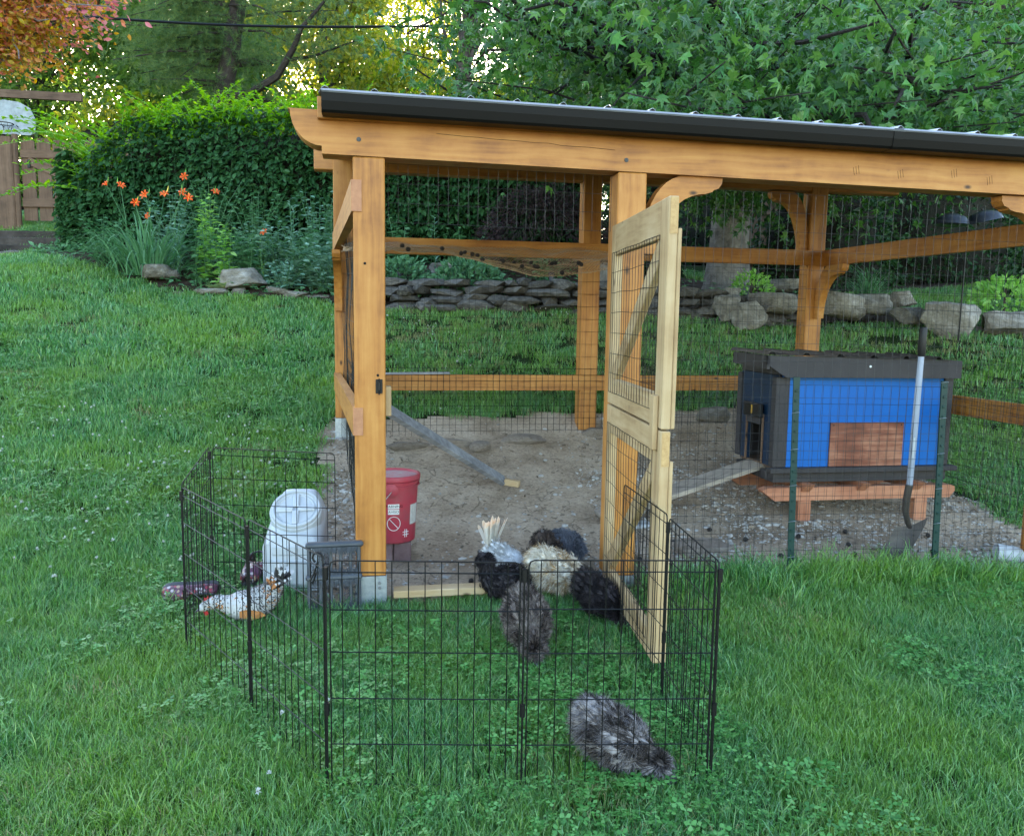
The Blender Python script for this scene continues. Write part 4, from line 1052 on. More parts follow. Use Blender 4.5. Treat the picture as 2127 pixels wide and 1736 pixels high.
# pressed panels on the front
for (z0_, z1_) in ((.03, .17), (.19, .245)):
    MB().box((-.11, -D2-.006, z0_), (.11, -D2+.01, z1_), None, .008).build('raised_panel', M['white'], body)
sl = math.atan2(.475-.305, .085+D2-.02)
LM = Matrix.Translation((0, (-D2+.02+.085)/2, (.305+.475)/2+.004)) @ Matrix.Rotation(sl, 4, 'X')
MB().lathe([(.138, -.05), (.138, .01), (.135, .016), (.130, .018), (.130, .030), (.126, .036), (.114, .036), (.111, .024), (.105, .020), (.098, .026), (.092, .02), (0, .02)], 48, LM).build('screw_lid', M['white'], BIN, True)
b = MB(); 
for k in range(4): b.box((-.017, .012, .0195), (.017, .103, .034), LM @ Matrix.Rotation(k*math.pi/2+.06, 4, 'Z'), .005)
b.build('lid_grip', M['white'], BIN)

# ------------------------------------------------------------------ grey boot brush frame
p = Vector((-.872, 3.985, 0)); p.z = gz(p.x, p.y)
BR = empty('boot_brush', p, .22, 'grey plastic boot brush frame leaning on the front post', 'boot brush')
tl = Matrix.Rotation(math.radians(-6), 4, 'X')
def bb(name, lo, hi, mt, bev=.006): return MB().box(lo, hi, tl, bev).build(name, mt, BR)
bb('top_bar', (-.142, -.028, .335), (.142, .028, .362), M['greyp'], .009); bb('middle_bar', (-.142, -.03, .175), (.135, .03, .198), M['greyp'], .006); bb('bottom_bar', (-.14, -.03, .0), (.14, .03, .025), M['greyp'])
for x in (-.125, .118): MB().tube([tl @ Vector((x, 0, .02)), tl @ Vector((x, 0, .34))], .011, 10).build('side_tube', M['greyp'], BR, True)
for x in (-.07, -.02, .03, .078):
    for z0_, z1_ in ((.0255, .1745), (.1985, .3345)): bb('slat', (x-.009, .006, z0_), (x+.009, .020, z1_), M['greyp'], .003)
b = MB()
def bris(n, x0, x1, y0, y1, z, dz, ln, w=.0016):
    for i in range(n):
        x, y = random.uniform(x0, x1), random.uniform(y0, y1); e = Vector((random.gauss(0, .004), random.gauss(-.003, .004), dz*ln*random.uniform(.75, 1.1)))
        q = Vector((x, y, z)); s_ = Vector((w, 0, 0)); b.add([tl @ (q-s_), tl @ (q+s_), tl @ (q+e)], [(0, 1, 2)])
bris(420, -.11, .11, -.025, .0, .336, -1, .04); bris(420, -.11, .11, -.025, .0, .197, 1, .035); bris(420, -.11, .11, -.025, .0, .176, -1, .04); bris(420, -.11, .11, -.025, .0, .024, 1, .035)
for x0 in (-.105, -.045, .055, .1):
    for i in range(360):
        z = random.choice((random.uniform(.03, .17), random.uniform(.205, .33))); q = Vector((x0+random.uniform(-.012, .012), .004, z)); e = Vector((random.gauss(0, .006), -.03*random.uniform(.6, 1), random.gauss(0, .005))); s_ = Vector((.0013, 0, .0008))
        b.add([tl @ (q-s_), tl @ (q+s_), tl @ (q+e)], [(0, 1, 2)])
o = b.build('bristles', M['bristle'], BR); o['kind'] = 'stuff'

# ------------------------------------------------------------------ white pipe pieces at the right edge
p = run(3.93, .16); z = gz(p.x, p.y)
b = MB(); MX = Matrix.Rotation(math.radians(90), 4, 'Y')
b.lathe([(.050, -.10), (.054, -.10), (.052, .0), (.040, .10), (.036, .10), (.048, .0), (.050, -.098)], 28, MX)
o = b.build('plastic_cup', M['white'], None, True); o.location = (p.x, p.y, z+.055); o.rotation_euler = (0, .1, YAW-.35); tag(o, 'tapered white plastic cup lying on its side in the gravel', 'plastic cup')
p = run(4.07, .06); z = gz(p.x, p.y); b = MB()
b.lathe([(.070, 0), (.078, .004), (.078, .03), (.070, .03), (.062, .012), (.05, .012), (.045, .02), (0, .02)], 32); o = b.build('plastic_disc', M['white'], None, True)
o.location = (p.x, p.y-.02, z+.07); o.rotation_euler = (math.radians(72), 0, YAW-.2); tag(o, 'round white plastic disc leaning on the white cup', 'plastic disc')

# ------------------------------------------------------------------ birds
def sweep_body(spine, name, mt, parent, ny=1., n=18, sub=4):
    """one continuous skin swept along spine points (x, z, r, width factor)"""
    S = np.array(spine, float); t = np.arange(len(S)); tt = np.linspace(0, len(S)-1, (len(S)-1)*sub+1)
    # smooth interpolation (Catmull-Rom)
    out = []
    for q in tt:
        i = min(int(q), len(S)-2); f = q-i; p0, p1, p2, p3 = S[max(i-1, 0)], S[i], S[i+1], S[min(i+2, len(S)-1)]
        out.append(.5*((2*p1)+(-p0+p2)*f+(2*p0-5*p1+4*p2-p3)*f*f+(-p0+3*p1-3*p2+p3)*f**3))
    P = np.array(out); P[:, 2] = np.maximum(P[:, 2], .002)
    T = np.gradient(P[:, :2], axis=0); T /= np.linalg.norm(T, axis=1, keepdims=True)+1e-9
    V = []; TN = []
    for (x, z, r, w), (tx, tz) in zip(P, T):
        for k in range(n):
            a = 2*math.pi*k/n; V.append((x-tz*r*math.sin(a), r*w*math.cos(a), z+tx*r*math.sin(a))); TN.append((tx, 0, tz))
    F = []
    for i in range(len(P)-1):
        for k in range(n):
            a, b = i*n+k, i*n+(k+1) % n; F.append([a, b, b+n, a+n])
    V = np.array(V); F = np.array(F)
    c0, c1 = len(V), len(V)+1
    V = np.concatenate([V, [[P[0, 0], 0, P[0, 1]], [P[-1, 0], 0, P[-1, 1]]]])
    T3 = np.array([[c0, (k+1) % n, k] for k in range(n)]+[[c1, (len(P)-1)*n+k, (len(P)-1)*n+(k+1) % n] for k in range(n)])
    o = np_mesh(name, V, [F, T3], mt, parent, True)
    return o, V, F, np.array(TN+[(1, 0, 0)]*2), P
def fluff(name, V, F, TN, N, length, mt, parent, width=.0016, normal=.5, flow=.8, drop=.25, jitter=.35, skip=None, lenfn=None):
    A = V[F]; ar = np.linalg.norm(np.cross(A[:, 1]-A[:, 0], A[:, 3]-A[:, 0]), axis=1); pr = ar/ar.sum()
    idx = rng.choice(len(F), N, p=pr); a, b = rng.random(N)[:, None], rng.random(N)[:, None]; Q = A[idx]
    P = (Q[:, 0]*(1-a)+Q[:, 1]*a)*(1-b)+(Q[:, 3]*(1-a)+Q[:, 2]*a)*b
    nrm = np.cross(Q[:, 1]-Q[:, 0], Q[:, 3]-Q[:, 0]); nrm /= np.linalg.norm(nrm, axis=1, keepdims=True)+1e-9
    t = TN[F[idx, 0]]; cl = np.array([[mnoise.noise((p[0]*28, p[1]*28, p[2]*28)), mnoise.noise((p[0]*28+5, p[1]*28, p[2]*28)), mnoise.noise((p[0]*28, p[1]*28+9, p[2]*28))] for p in P])
    d = nrm*normal-t*flow+np.array([0, 0, -drop])+cl*.8+rng.normal(0, jitter, (N, 3)); d /= np.linalg.norm(d, axis=1, keepdims=True)
    Ln = length*rng.uniform(.55, 1.15, N)
    if lenfn is not None: Ln = Ln*lenfn(P)
    sdv = np.cross(d, rng.normal(0, 1, (N, 3))); sdv /= np.linalg.norm(sdv, axis=1, keepdims=True)
    w = width*rng.uniform(.6, 1.3, N)[:, None]
    mid = P+d*Ln[:, None]*.55; tip = P+d*Ln[:, None]+np.array([0, 0, -1])*(Ln*.22)[:, None]+rng.normal(0, .15, (N, 3))*Ln[:, None]
    W = np.stack([P-sdv*w, P+sdv*w, mid+sdv*w*.8, mid-sdv*w*.8, tip], 1).reshape(-1, 3)
    b5 = (np.arange(N)*5)[:, None]
    return np_mesh(name, W, [b5+np.array([[0, 1, 2, 3]]), b5+np.array([[3, 2, 4]])], mt, parent)
def mat_fluff(name, cols, scale=14):
    mt, nt, out = new_mat(name); L = nt.links
    g = nd(nt, 'ShaderNodeNewGeometry'); tc = nd(nt, 'ShaderNodeTexCoord')
    ns = nd(nt, 'ShaderNodeTexNoise'); ns.inputs['Scale'].default_value = scale; ns.inputs['Detail'].default_value = 4
    L.new(tc.outputs['Object'], ns.inputs['Vector'])
    ma = nd(nt, 'ShaderNodeMath', operation='MULTIPLY_ADD'); ma.inputs[1].default_value = .3; L.new(g.outputs['Random Per Island'], ma.inputs[0])
    sb = nd(nt, 'ShaderNodeMath', operation='SUBTRACT'); sb.inputs[1].default_value = .15; L.new(ns.outputs['Fac'], sb.inputs[0]); L.new(sb.outputs[0], ma.inputs[2])
    n = len(cols); rp = ramp(nt, [(.36+.26*i/(n-1), c) for i, c in enumerate(cols)]); L.new(ma.outputs[0], rp.inputs[0])
    b = nd(nt, 'ShaderNodeBsdfPrincipled'); b.inputs['Roughness'].default_value = .75; b.inputs['Specular IOR Level'].default_value = .15
    L.new(rp.outputs[0], b.inputs['Base Color']); L.new(b.outputs[0], out.inputs[0])
    return mt
PECK = [(-.19, .25, .012, 1), (-.175, .245, .05, 1), (-.13, .215, .082, 1.05), (-.06, .175, .104, 1.08), (.015, .145, .100, 1.05), (.07, .118, .070, 1), (.108, .092, .040, 1), (.142, .078, .042, 1), (.172, .066, .040, 1), (.198, .048, .018, 1), (.205, .040, .004, 1)]
STANDING = [(-.165, .215, .012, 1), (-.15, .21, .05, 1), (-.10, .185, .083, 1.05), (-.03, .16, .102, 1.05), (.04, .155, .098, 1.0), (.085, .185, .070, 1), (.100, .235, .047, 1), (.112, .275, .053, 1.1), (.128, .305, .050, 1.1), (.140, .335, .022, 1), (.143, .342, .004, 1)]
M['beak'] = mat_plain('beak_horn', (.10, .095, .10), None, .4, 20); M['skinred'] = mat_plain('red_comb', (.45, .02, .02), (.3, .012, .015), .5, 30)
M['leg'] = mat_plain('slate_leg', (.06, .06, .065), None, .6, 30)
def feather_barbs():
    v = []; q = []
    for k in range(11):
        t = (k-5)/5; b0 = (t*.05, .05*abs(t), 0); tp_ = (t*.34, 1-.55*t*t, -.12*abs(t)); md_ = (t*.24, .5, .05); i = len(v); w = .022
        v += [(b0[0]-w, b0[1], b0[2]), (b0[0]+w, b0[1], b0[2]), (md_[0]+w, md_[1], md_[2]), (md_[0]-w, md_[1], md_[2]), tp_]; q.append(i)
    q = np.array(q)[:, None]
    V_ = v; return V_, [q+np.array([[0, 1, 2, 3]]), q+np.array([[3, 2, 4]])]
FEATH = feather_barbs()
def bird(name, x, y, head, spine, sc, cols, label, N=9000, length=.042, cat='chicken', dz=0., group=None, mt_scale=14, width=.0011):
    z = gz(x, y)
    B = empty('silkie_chicken' if name is None else name, (x, y, z+dz), math.radians(head), label, cat, group)
    mtb = mat_fluff('feather_'+label.split()[0], cols, mt_scale)
    sp2 = [(a*sc, c*sc, r*sc*.86, w) for a, c, r, w in spine]
    o, V, F, TN, P = sweep_body(sp2, 'body', mtb, B)
    fluff('plumage', V, F, TN, int(N*1.7), length*sc, mtb, B, width, lenfn=lambda q: np.where(q[:, 0] > .085*sc, .5, 1.)*(1+.25*(q[:, 0] < -.1*sc)))
    A = V[F]; ar_ = np.linalg.norm(np.cross(A[:, 1]-A[:, 0], A[:, 3]-A[:, 0]), axis=1); ii = rng.choice(len(F), 150, p=ar_/ar_.sum()); Q = A[ii]; Pc = Q.mean(1)
    nn = np.cross(Q[:, 1]-Q[:, 0], Q[:, 3]-Q[:, 0]); nn /= np.linalg.norm(nn, axis=1, keepdims=True)+1e-9
    dd = -TN[F[ii, 0]]*.9+nn*.35+np.array([0, 0, -.3])+rng.normal(0, .18, (150, 3)); dd /= np.linalg.norm(dd, axis=1, keepdims=True); sx = np.cross(dd, nn); sx /= np.linalg.norm(sx, axis=1, keepdims=True)+1e-9; Rm = np.stack([sx, dd, np.cross(sx, dd)], 2)
    Vc, Fc = scatter(FEATH[0], FEATH[1], Pc+nn*.018*sc, Rm, (length*sc*rng.uniform(.8, 1.3, 150))); np_mesh('contour_feathers', Vc, Fc, mtb, B)['kind'] = 'stuff'
    hx, hz = sp2[-4][0], sp2[-4][1]
    # crest: a puff of feathers round the head
    nc = 2200; u = rng.normal(0, 1, (nc, 3)); u /= np.linalg.norm(u, axis=1, keepdims=True); u[:, 2] = np.abs(u[:, 2])*1.1-.25; fw = np.array([sp2[-1][0]-sp2[-4][0], 0, sp2[-1][1]-sp2[-4][1]]); fw /= np.linalg.norm(fw); u = u[u@fw < .62]; nc = len(u)
    c0 = np.array([sp2[-4][0], 0, sp2[-4][1]+.016*sc]); Pn = c0+u*.034*sc; tip = Pn+u*(.050*sc)*rng.uniform(.6, 1.1, (nc, 1))+np.array([-.008, 0, -.008])*sc
    sdv = np.cross(u, rng.normal(0, 1, (nc, 3))); sdv /= np.linalg.norm(sdv, axis=1, keepdims=True); sdv *= .0013
    W = np.stack([Pn-sdv, Pn+sdv, (Pn+tip)/2+sdv, (Pn+tip)/2-sdv, tip], 1).reshape(-1, 3); b5 = (np.arange(nc)*5)[:, None]
    np_mesh('crest', W, [b5+np.array([[0, 1, 2, 3]]), b5+np.array([[3, 2, 4]])], mtb, B)
    dr = Vector((sp2[-1][0]-sp2[-4][0], 0, sp2[-1][1]-sp2[-4][1])).normalized(); tip = Vector((sp2[-2][0], 0, sp2[-2][1]))
    MB().tube([tip-dr*.012*sc, tip+dr*.010*sc, tip+dr*.034*sc+Vector((0, 0, -.006))], [.011*sc, .009*sc, .001], 7).build('beak', M['beak'], B, True)
    MB().tube([tip-dr*.012*sc+Vector((0, 0, .006)), tip-dr*.004*sc+Vector((0, 0, .018*sc)), tip-dr*.018*sc+Vector((0, 0, .026*sc))], [.008*sc, .011*sc, .005*sc], 7).build('comb', M['beak'], B, True)
    for s in (1, -1):
        e = MB(); e.lathe([(.0005, -.004), (.003, -.003), (.0042, 0), (.003, .003), (.0005, .004)], 8, Matrix.Translation((sp2[-3][0]+.006, s*sp2[-3][2]*1.0, sp2[-3][1]+.006))); e.build('eye', M['black'], B, True)
        l = MB(); lx = -.02*sc; l.tube([(lx, s*.035*sc, .10*sc), (lx+.008, s*.038*sc, .05*sc), (lx, s*.04*sc, .008-dz)], [.016*sc, .008*sc, .006*sc], 7)
        for a in (-.5, 0, .5): l.tube([(lx, s*.04*sc, .009-dz), (lx+.045*math.cos(a)*sc, s*.04*sc+.045*math.sin(a)*sc, .005-dz)], [.005, .0025], 5)
        l.tube([(lx, s*.04*sc, .009-dz), (lx-.022*sc, s*.04*sc, .006-dz)], [.004, .002], 5); l.build('leg', M['leg'], B, True)
    return B
GREY = [(.028, .023, .021), (.07, .058, .054), (.13, .112, .108), (.25, .23, .232)]
DBROWN = [(.02, .015, .013), (.045, .033, .029), (.085, .066, .058), (.12, .095, .085)]
BLACK = [(.008, .007, .008), (.016, .013, .014), (.033, .027, .029)]
BUFF = [(.30, .19, .09), (.48, .36, .22), (.66, .6, .5), (.7, .66, .58)]
BLUE = [(.08, .09, .11), (.14, .155, .19), (.2, .22, .27)]
bird(None, .385, 2.545, -26, PECK, .80, GREY, 'grey fluffy silkie chicken pecking in the grass nearest the viewer', 16000, .05, mt_scale=13)
bird(None, .088, 3.50, -80, PECK, .90, DBROWN+[(.16, .135, .12)], 'dark brown fluffy silkie chicken pecking head down in the middle of the pen', 13000, .048)
bird(None, .455, 3.86, -50, PECK, .80, BLACK, 'black silkie chicken pecking beside the open screen door', 11000, .045)
bird(None, -.045, 4.13, 172, STANDING, .78, BLACK+[(.05, .045, .05)], 'charcoal silkie chicken facing left behind the pen rail', 10000, .042)
bird(None, .29, 4.19, 14, PECK, .92, BUFF, 'cream and buff silkie chicken bending beside the dark silkies', 13000, .05, mt_scale=11)
bird(None, .195, 4.46, -100, STANDING, .92, DBROWN[:3], 'dark silkie chicken with a round puffy crest behind the cream bird', 10000, .042)
bird(None, .345, 4.66, 60, PECK, .82, BLUE, 'blue grey silkie chicken at the back of the flock', 9000, .042)
# smooth white hen with its tail up
WH = [(-.15, .22, .012, .6), (-.13, .21, .035, .8), (-.09, .18, .07, .95), (-.02, .15, .092, .95), (.06, .13, .085, .9), (.11, .10, .055, .9), (.145, .07, .034, .95), (.175, .055, .03, 1), (.2, .045, .022, 1), (.215, .036, .006, 1)]
WHITE = [(.36, .35, .33), (.5, .5, .5), (.6, .61, .63)]
p = (-.02, 4.42); Bw = bird('white_hen', *p, -40, WH, .92, WHITE, 'white hen pecking with its pale tail fan raised behind the charcoal silkie', 6000, .028, cat='chicken')
def tail_fan(B, cx, cz, n, L, w, a0, a1, spread, mts, tipmat=None, base_ang=None):
    for i in range(n):
        t = (i/(n-1)-.5)*2; a = random.uniform(a0, a1); b = MB(); ang = spread*t
        dirv = Vector((-math.cos(a), math.sin(ang)*.6, math.sin(a)*math.cos(ang))).normalized(); sdv = dirv.cross(Vector((0, 1, 0))).normalized()*.35+Vector((0, 1, 0))*.65; sdv.normalize()
        c0 = Vector((cx, t*.022, cz)); l = L*random.uniform(.88, 1.05); V = []
        for q, ww in ((0, .6), (.3, .95), (.6, 1), (.82, .95), (.94, .65), (1, .15)):
            V.append(c0+dirv*l*q-sdv*w*ww+Vector((0, 0, -.02*q*q))); V.append(c0+dirv*l*q+sdv*w*ww+Vector((0, 0, -.02*q*q)))
        b.k = 0
        b.add(V[:8], [(0, 1, 3, 2), (2, 3, 5, 4), (4, 5, 7, 6)]); b.k = 1; b.add(V[6:], [(0, 1, 3, 2), (2, 3, 5, 4)])
        b.build('tail_feather', mts, B)
CREAM = mat_plain('cream_feather', (.56, .48, .37), (.42, .32, .21), .7, 25); WF = mat_plain('white_feather', (.5, .5, .5), (.38, .37, .36), .7, 25); BF = mat_plain('black_feather', (.02, .018, .02), (.012, .01, .01), .55, 25); OF = mat_plain('orange_feather', (.42, .17, .045), (.3, .11, .03), .7, 30)
tail_fan(Bw, -.105, .175, 19, .20, .036, 1.3, 1.75, .55, [mat_leaf('white_tail_feather', [(.55, .54, .5), (.62, .61, .58)], .5, .6), mat_leaf('cream_tail_feather', [(.6, .52, .4), (.66, .58, .47)], .5, .6)])
# speckled bantam hen on the left
SPK = [(-.20, .25, .012, .5), (-.175, .225, .042, .7), (-.125, .165, .076, .95), (-.04, .120, .090, 1.08), (.05, .122, .083, 1.02), (.105, .135, .054, .95), (.15, .15, .040, .95), (.19, .145, .034, 1), (.222, .132, .030, 1), (.248, .118, .022, 1), (.262, .110, .006, 1)]
x, y = -1.262, 3.80; z = gz(x, y)
HS = empty('speckled_hen', (x, y, z), math.radians(196), 'white hen speckled black with an orange wing patch and red comb beside the printed clogs', 'chicken')
spb, V, F, TN, P_ = sweep_body(SPK, 'body', WF, HS)
A = V[F]; N = 2600; ar = np.linalg.norm(np.cross(A[:, 1]-A[:, 0], A[:, 3]-A[:, 0]), axis=1); idx = rng.choice(len(F), N, p=ar/ar.sum()); Q = A[idx]; a_, b_ = rng.random(N)[:, None], rng.random(N)[:, None]
Pp = (Q[:, 0]*(1-a_)+Q[:, 1]*a_)*(1-b_)+(Q[:, 3]*(1-a_)+Q[:, 2]*a_)*b_; nr_ = np.cross(Q[:, 1]-Q[:, 0], Q[:, 3]-Q[:, 0]); nr_ /= np.linalg.norm(nr_, axis=1, keepdims=True)
d = -TN[F[idx, 0]]+nr_*.22+rng.normal(0, .12, (N, 3)); d /= np.linalg.norm(d, axis=1, keepdims=True); s_ = np.cross(d, nr_); s_ /= np.linalg.norm(s_, axis=1, keepdims=True)
ln = (.021*rng.uniform(.8, 1.3, N))[:, None]; w = .0068
base = Pp+nr_*.001
W = np.stack([base-s_*w*.5, base+s_*w*.5, base+d*ln*.68+s_*w, base+d*ln*.68-s_*w, base+d*ln*.76+s_*w*.75+nr_*.0004, base+d*ln*.76-s_*w*.75+nr_*.0004, base+d*ln+s_*w*.3, base+d*ln-s_*w*.3], 1).reshape(-1, 3)
b8 = (np.arange(N)*8)[:, None]; mi = np.concatenate([np.where(rng.random(N) < np.where(np.abs(Pp[:, 0]-.01) > .11, .22, .05), 2, 0), np.where(rng.random(N) < .72, 1, 0)])
o = np_mesh('plumage', W, [b8+np.array([[0, 1, 2, 3]]), b8+np.array([[5, 4, 6, 7]])], [WF, BF, OF], HS, mi=mi); o['kind'] = 'stuff'
for s in (1, -1):
    MB().prism([(-.12, .075), (-.04, .06), (.03, .08), (.03, .115), (-.02, .125), (-.09, .105)], .0, .008, lambda a, c, dd: (a, s*(.097+dd-.35*max(0, abs(a+.03)-.05)), c)).build('wing', OF if s > 0 else OF, HS)
    b = MB(); b.lathe([(.0005, -.004), (.0035, -.003), (.0045, 0), (.0035, .003), (.0005, .004)], 8, Matrix.Translation((.225, s*.029, .138))); b.build('eye', M['black'], HS, True)
    l = MB(); l.tube([(-.02, s*.035, .08), (-.01, s*.037, .04), (-.018, s*.04, .006)], [.014, .007, .005], 7)
    for a in (-.5, 0, .5): l.tube([(-.018, s*.04, .007), (-.018+.05*math.cos(a), s*.04+.05*math.sin(a), .004)], [.005, .002], 5)
    l.build('leg', M['leg'], HS, True)
MB().prism([(.185, .17), (.19, .19), (.20, .178), (.208, .195), (.218, .176), (.23, .185), (.238, .162), (.25, .138), (.24, .125), (.205, .15)], -.004, .004, lambda a, c, dd: (a, dd, c)).build('comb', M['skinred'], HS)
MB().prism([(.232, .115), (.215, .11), (.207, .085), (.222, .072), (.236, .095)], -.012, .012, lambda a, c, dd: (a, dd, c)).build('wattle', M['skinred'], HS)
MB().tube([(.245, 0, .12), (.268, 0, .108), (.285, 0, .095)], [.009, .007, .001], 7).build('beak', M['beak'], HS, True)
tail_fan(HS, -.165, .21, 15, .17, .017, .75, 1.45, .95, [BF, WF]); tail_fan(HS, -.13, .19, 12, .13, .015, 1.0, 1.6, .8, [OF, WF])

HS.scale = (.80,)*3
# printed rubber clogs
def mat_print():
    mt, nt, out = new_mat('printed_rubber'); L = nt.links
    tc = nd(nt, 'ShaderNodeTexCoord'); vo = nd(nt, 'ShaderNodeTexVoronoi'); vo.inputs['Scale'].default_value = 52
    L.new(tc.outputs['Object'], vo.inputs['Vector']); r1 = ramp(nt, [(.0, (1, 1, 1)), (.46, (1, 1, 1)), (.49, (0, 0, 0))]); L.new(vo.outputs['Distance'], r1.inputs[0])
    sx = nd(nt, 'ShaderNodeSeparateColor'); L.new(vo.outputs['Color'], sx.inputs[0])
    r2 = ramp(nt, [(0, (.34, .29, .3)), (.22, (.24, .02, .035)), (.5, (.28, .19, .12)), (.7, (.10, .03, .07))]); r2.color_ramp.interpolation = 'CONSTANT'; L.new(sx.outputs[0], r2.inputs[0])
    mx = nd(nt, 'ShaderNodeMixRGB'); L.new(r1.outputs[0], mx.inputs[0]); mx.inputs[1].default_value = (.075, .022, .04, 1); L.new(r2.outputs[0], mx.inputs[2])
    b = nd(nt, 'ShaderNodeBsdfPrincipled'); b.inputs['Roughness'].default_value = .35; L.new(mx.outputs[0], b.inputs['Base Color']); L.new(b.outputs[0], out.inputs[0])
    return mt
M['print'] = mat_print(); M['insole'] = mat_plain('clog_sole', (.035, .035, .04), (.02, .02, .025), .55, 20)
def clog(loc, frame, label):
    K = empty('rubber_clog', loc, 0, label, 'clog', 'pair of printed rubber clogs'); K.rotation_euler = Matrix(frame).transposed().to_euler()
    # outline stations along X (heel to toe): half width, upper height (0 = open)
    st = [(-.135, .024), (-.12, .036), (-.08, .040), (-.03, .037), (.03, .045), (.08, .048), (.115, .038), (.135, .020)]
    b = MB(); n = len(st)
    ring = [(x, w) for x, w in st]+[(x, -w) for x, w in st[::-1]]
    m_ = len(ring); V = [(x, y, 0) for x, y in ring]+[(x*1.03, y*1.06, .012) for x, y in ring]+[(x, y, .024) for x, y in ring]
    b.add(V, [list(range(m_))[::-1], [2*m_+k for k in range(m_)]]+[[r*m_+k, r*m_+(k+1) % m_, (r+1)*m_+(k+1) % m_, (r+1)*m_+k] for r in (0, 1) for k in range(m_)]); b.build('sole', M['insole'], K, True)
    # upper: vamp arch over the front, low wall round the heel
    u = MB(); st2 = [(-.132, .026, .055), (-.12, .037, .062), (-.08, .041, .058), (-.03, .039, .056), (0.0, .042, .062), (.03, .046, .068), (.08, .048, .058), (.115, .039, .045), (.134, .022, .032)]
    seg = 14; ap = 1.0
    for x, w, h in st2:
        op = x < .01
        for k in range(seg+1):
            t = -1+2*k/seg; a = math.pi/2*t
            yy, zz = math.sin(a)*w*1.02, .024+math.cos(a)**.7*(h-.0)*1 if not op else .024
            if op: s = 1 if t > 0 else -1; q = 1-abs(t); yy = s*w*(1.02-.03*q); zz = .024+min(q*1.6, 1)*(h-.01); yy = s*w*(1.03) if q < .62 else s*w*(.97)
            u.v.append((x, yy, zz))
    for i in range(len(st2)-1):
        for k in range(seg):
            if st2[i+1][0] < .012 and k in (seg//2-1, seg//2): continue
            if st2[i][0] < .0 and st2[i+1][0] < .01 and k in (seg//2-1, seg//2): continue
            p_ = i*(seg+1)+k; u.f.append([p_, p_+1, p_+seg+2, p_+seg+1]); u.m.append(0)
    up = u.build('upper', M['print'], K, True); md = up.modifiers.new('thick', 'SOLIDIFY'); md.thickness = .005
    hb_ = MB(); hb_.tube([(-.03, -.041, .078), (-.08, -.043, .08), (-.122, -.034, .082), (-.139, 0, .084), (-.122, .034, .082), (-.08, .043, .08), (-.03, .041, .078)], .0055, 7); hb_.build('collar', M['insole'], K, True)
    return K
z = gz(-1.36, 4.15)
def frame(x_, z_):
    x_ = Vector(x_).normalized(); z_ = Vector(z_); z_ = (z_-x_*z_.dot(x_)).normalized(); return [x_, z_.cross(x_), z_]
clog((-1.375, 4.30, gz(-1.375, 4.3)+.035), frame((.06, -1, -.12), (0, -.1, 1)), 'printed maroon rubber clog standing upright with its toe towards the speckled hen')
clog((-1.60, 4.02, gz(-1.6, 4.02)+.085), frame((-1, -.12, -.06), (.05, -.78, -.62)), 'printed maroon rubber clog tipped on its side at the left pen corner')

# ------------------------------------------------------------------ stones
def rock_mesh(name, seed, sub=2, flat=1., rough=.25, mt=None):
    import bmesh
    bm_ = bmesh.new(); bmesh.ops.create_icosphere(bm_, subdivisions=sub, radius=.5)
    rr = random.Random(int(seed*1000)); pl = []
    for _ in range(9 if sub > 2 else 7):
        n_ = Vector((rr.gauss(0, 1), rr.gauss(0, 1), rr.gauss(0, .8))).normalized(); pl.append((n_, rr.uniform(.30, .43)))
    pl += [(Vector((0, 0, 1)), .36), (Vector((0, 0, -1)), .36)]
    for v in bm_.verts:
        c = v.co.copy(); q = c*1.12
        for n_, d_ in pl:
            e_ = q.dot(n_)-d_
            if e_ > 0: q -= n_*e_*.92
        k_ = mnoise.noise(c*1.7+Vector((seed, seed*2, 0)))*rough*.5+mnoise.noise(c*5+Vector((seed, 0, seed)))*rough*.25+mnoise.noise(c*13+Vector((seed, 3, seed)))*rough*.10*(sub > 2)
        v.co = q*(1+k_)*1.2; v.co.z *= flat
    me = bpy.data.meshes.new(name); bm_.to_mesh(me); bm_.free()
    me.materials.append(mt); 
    for p in me.polygons: p.use_smooth = sub > 2
    if sub > 2: me.set_sharp_from_angle(angle=math.radians(34))
    return me
slabs = [rock_mesh('stone', i*3.3, 1 if i % 2 else 2, 1., .28, M['slate']) for i in range(10)]
WALL = empty('stone_wall', on(1, 10.2), 0, 'low dry stacked wall of flat grey fieldstones along the garden bed behind the run', 'stone wall')
def wall_y(x): return np.interp(x, [-2.4, -1.6, 1., 3.6], [10.14, 9.99, 10.14, 10.08])
def stack(x0, x1, rows, h, name='stone', parent=WALL):
    z = 0
    for r_ in range(rows):
        x = x0+random.uniform(-.1, .1)
        while x < x1:
            w = random.uniform(.16, .52); hh = h*random.uniform(.7, 1.25); me = random.choice(slabs)
            o = link('stone', me, parent)
            xc = x+w/2; yc = float(wall_y(xc))+random.uniform(-.05, .05)+r_*.055
            o.location = Vector((xc, yc, gz(xc, yc-.1)+z+hh*.4))-parent.location
            o.scale = (w*1.08, random.uniform(.28, .42), hh*1.25); o.rotation_euler = (random.gauss(0, .06), random.gauss(0, .07), random.gauss(0, .12)+random.choice((0, math.pi)))
            x += w*random.uniform(.9, 1.02)
        z += h*.78
stack(-1.75, 3.5, 4, .105)
BOULD = [rock_mesh('boulder', i*5.1+2, 4, 1., .42, M['boulder']) for i in range(6)]
def boulder(x, y, w, d, h, rz, label, mi, dz=0., cat='boulder', group=None):
    o = link('boulder', BOULD[mi]); o.location = (x, y, gz(x, y)+h*.28+dz); o.scale = (w, d, h); o.rotation_euler = (random.gauss(0, .08), random.gauss(0, .08), rz)
    return tag(o, label, cat, group)
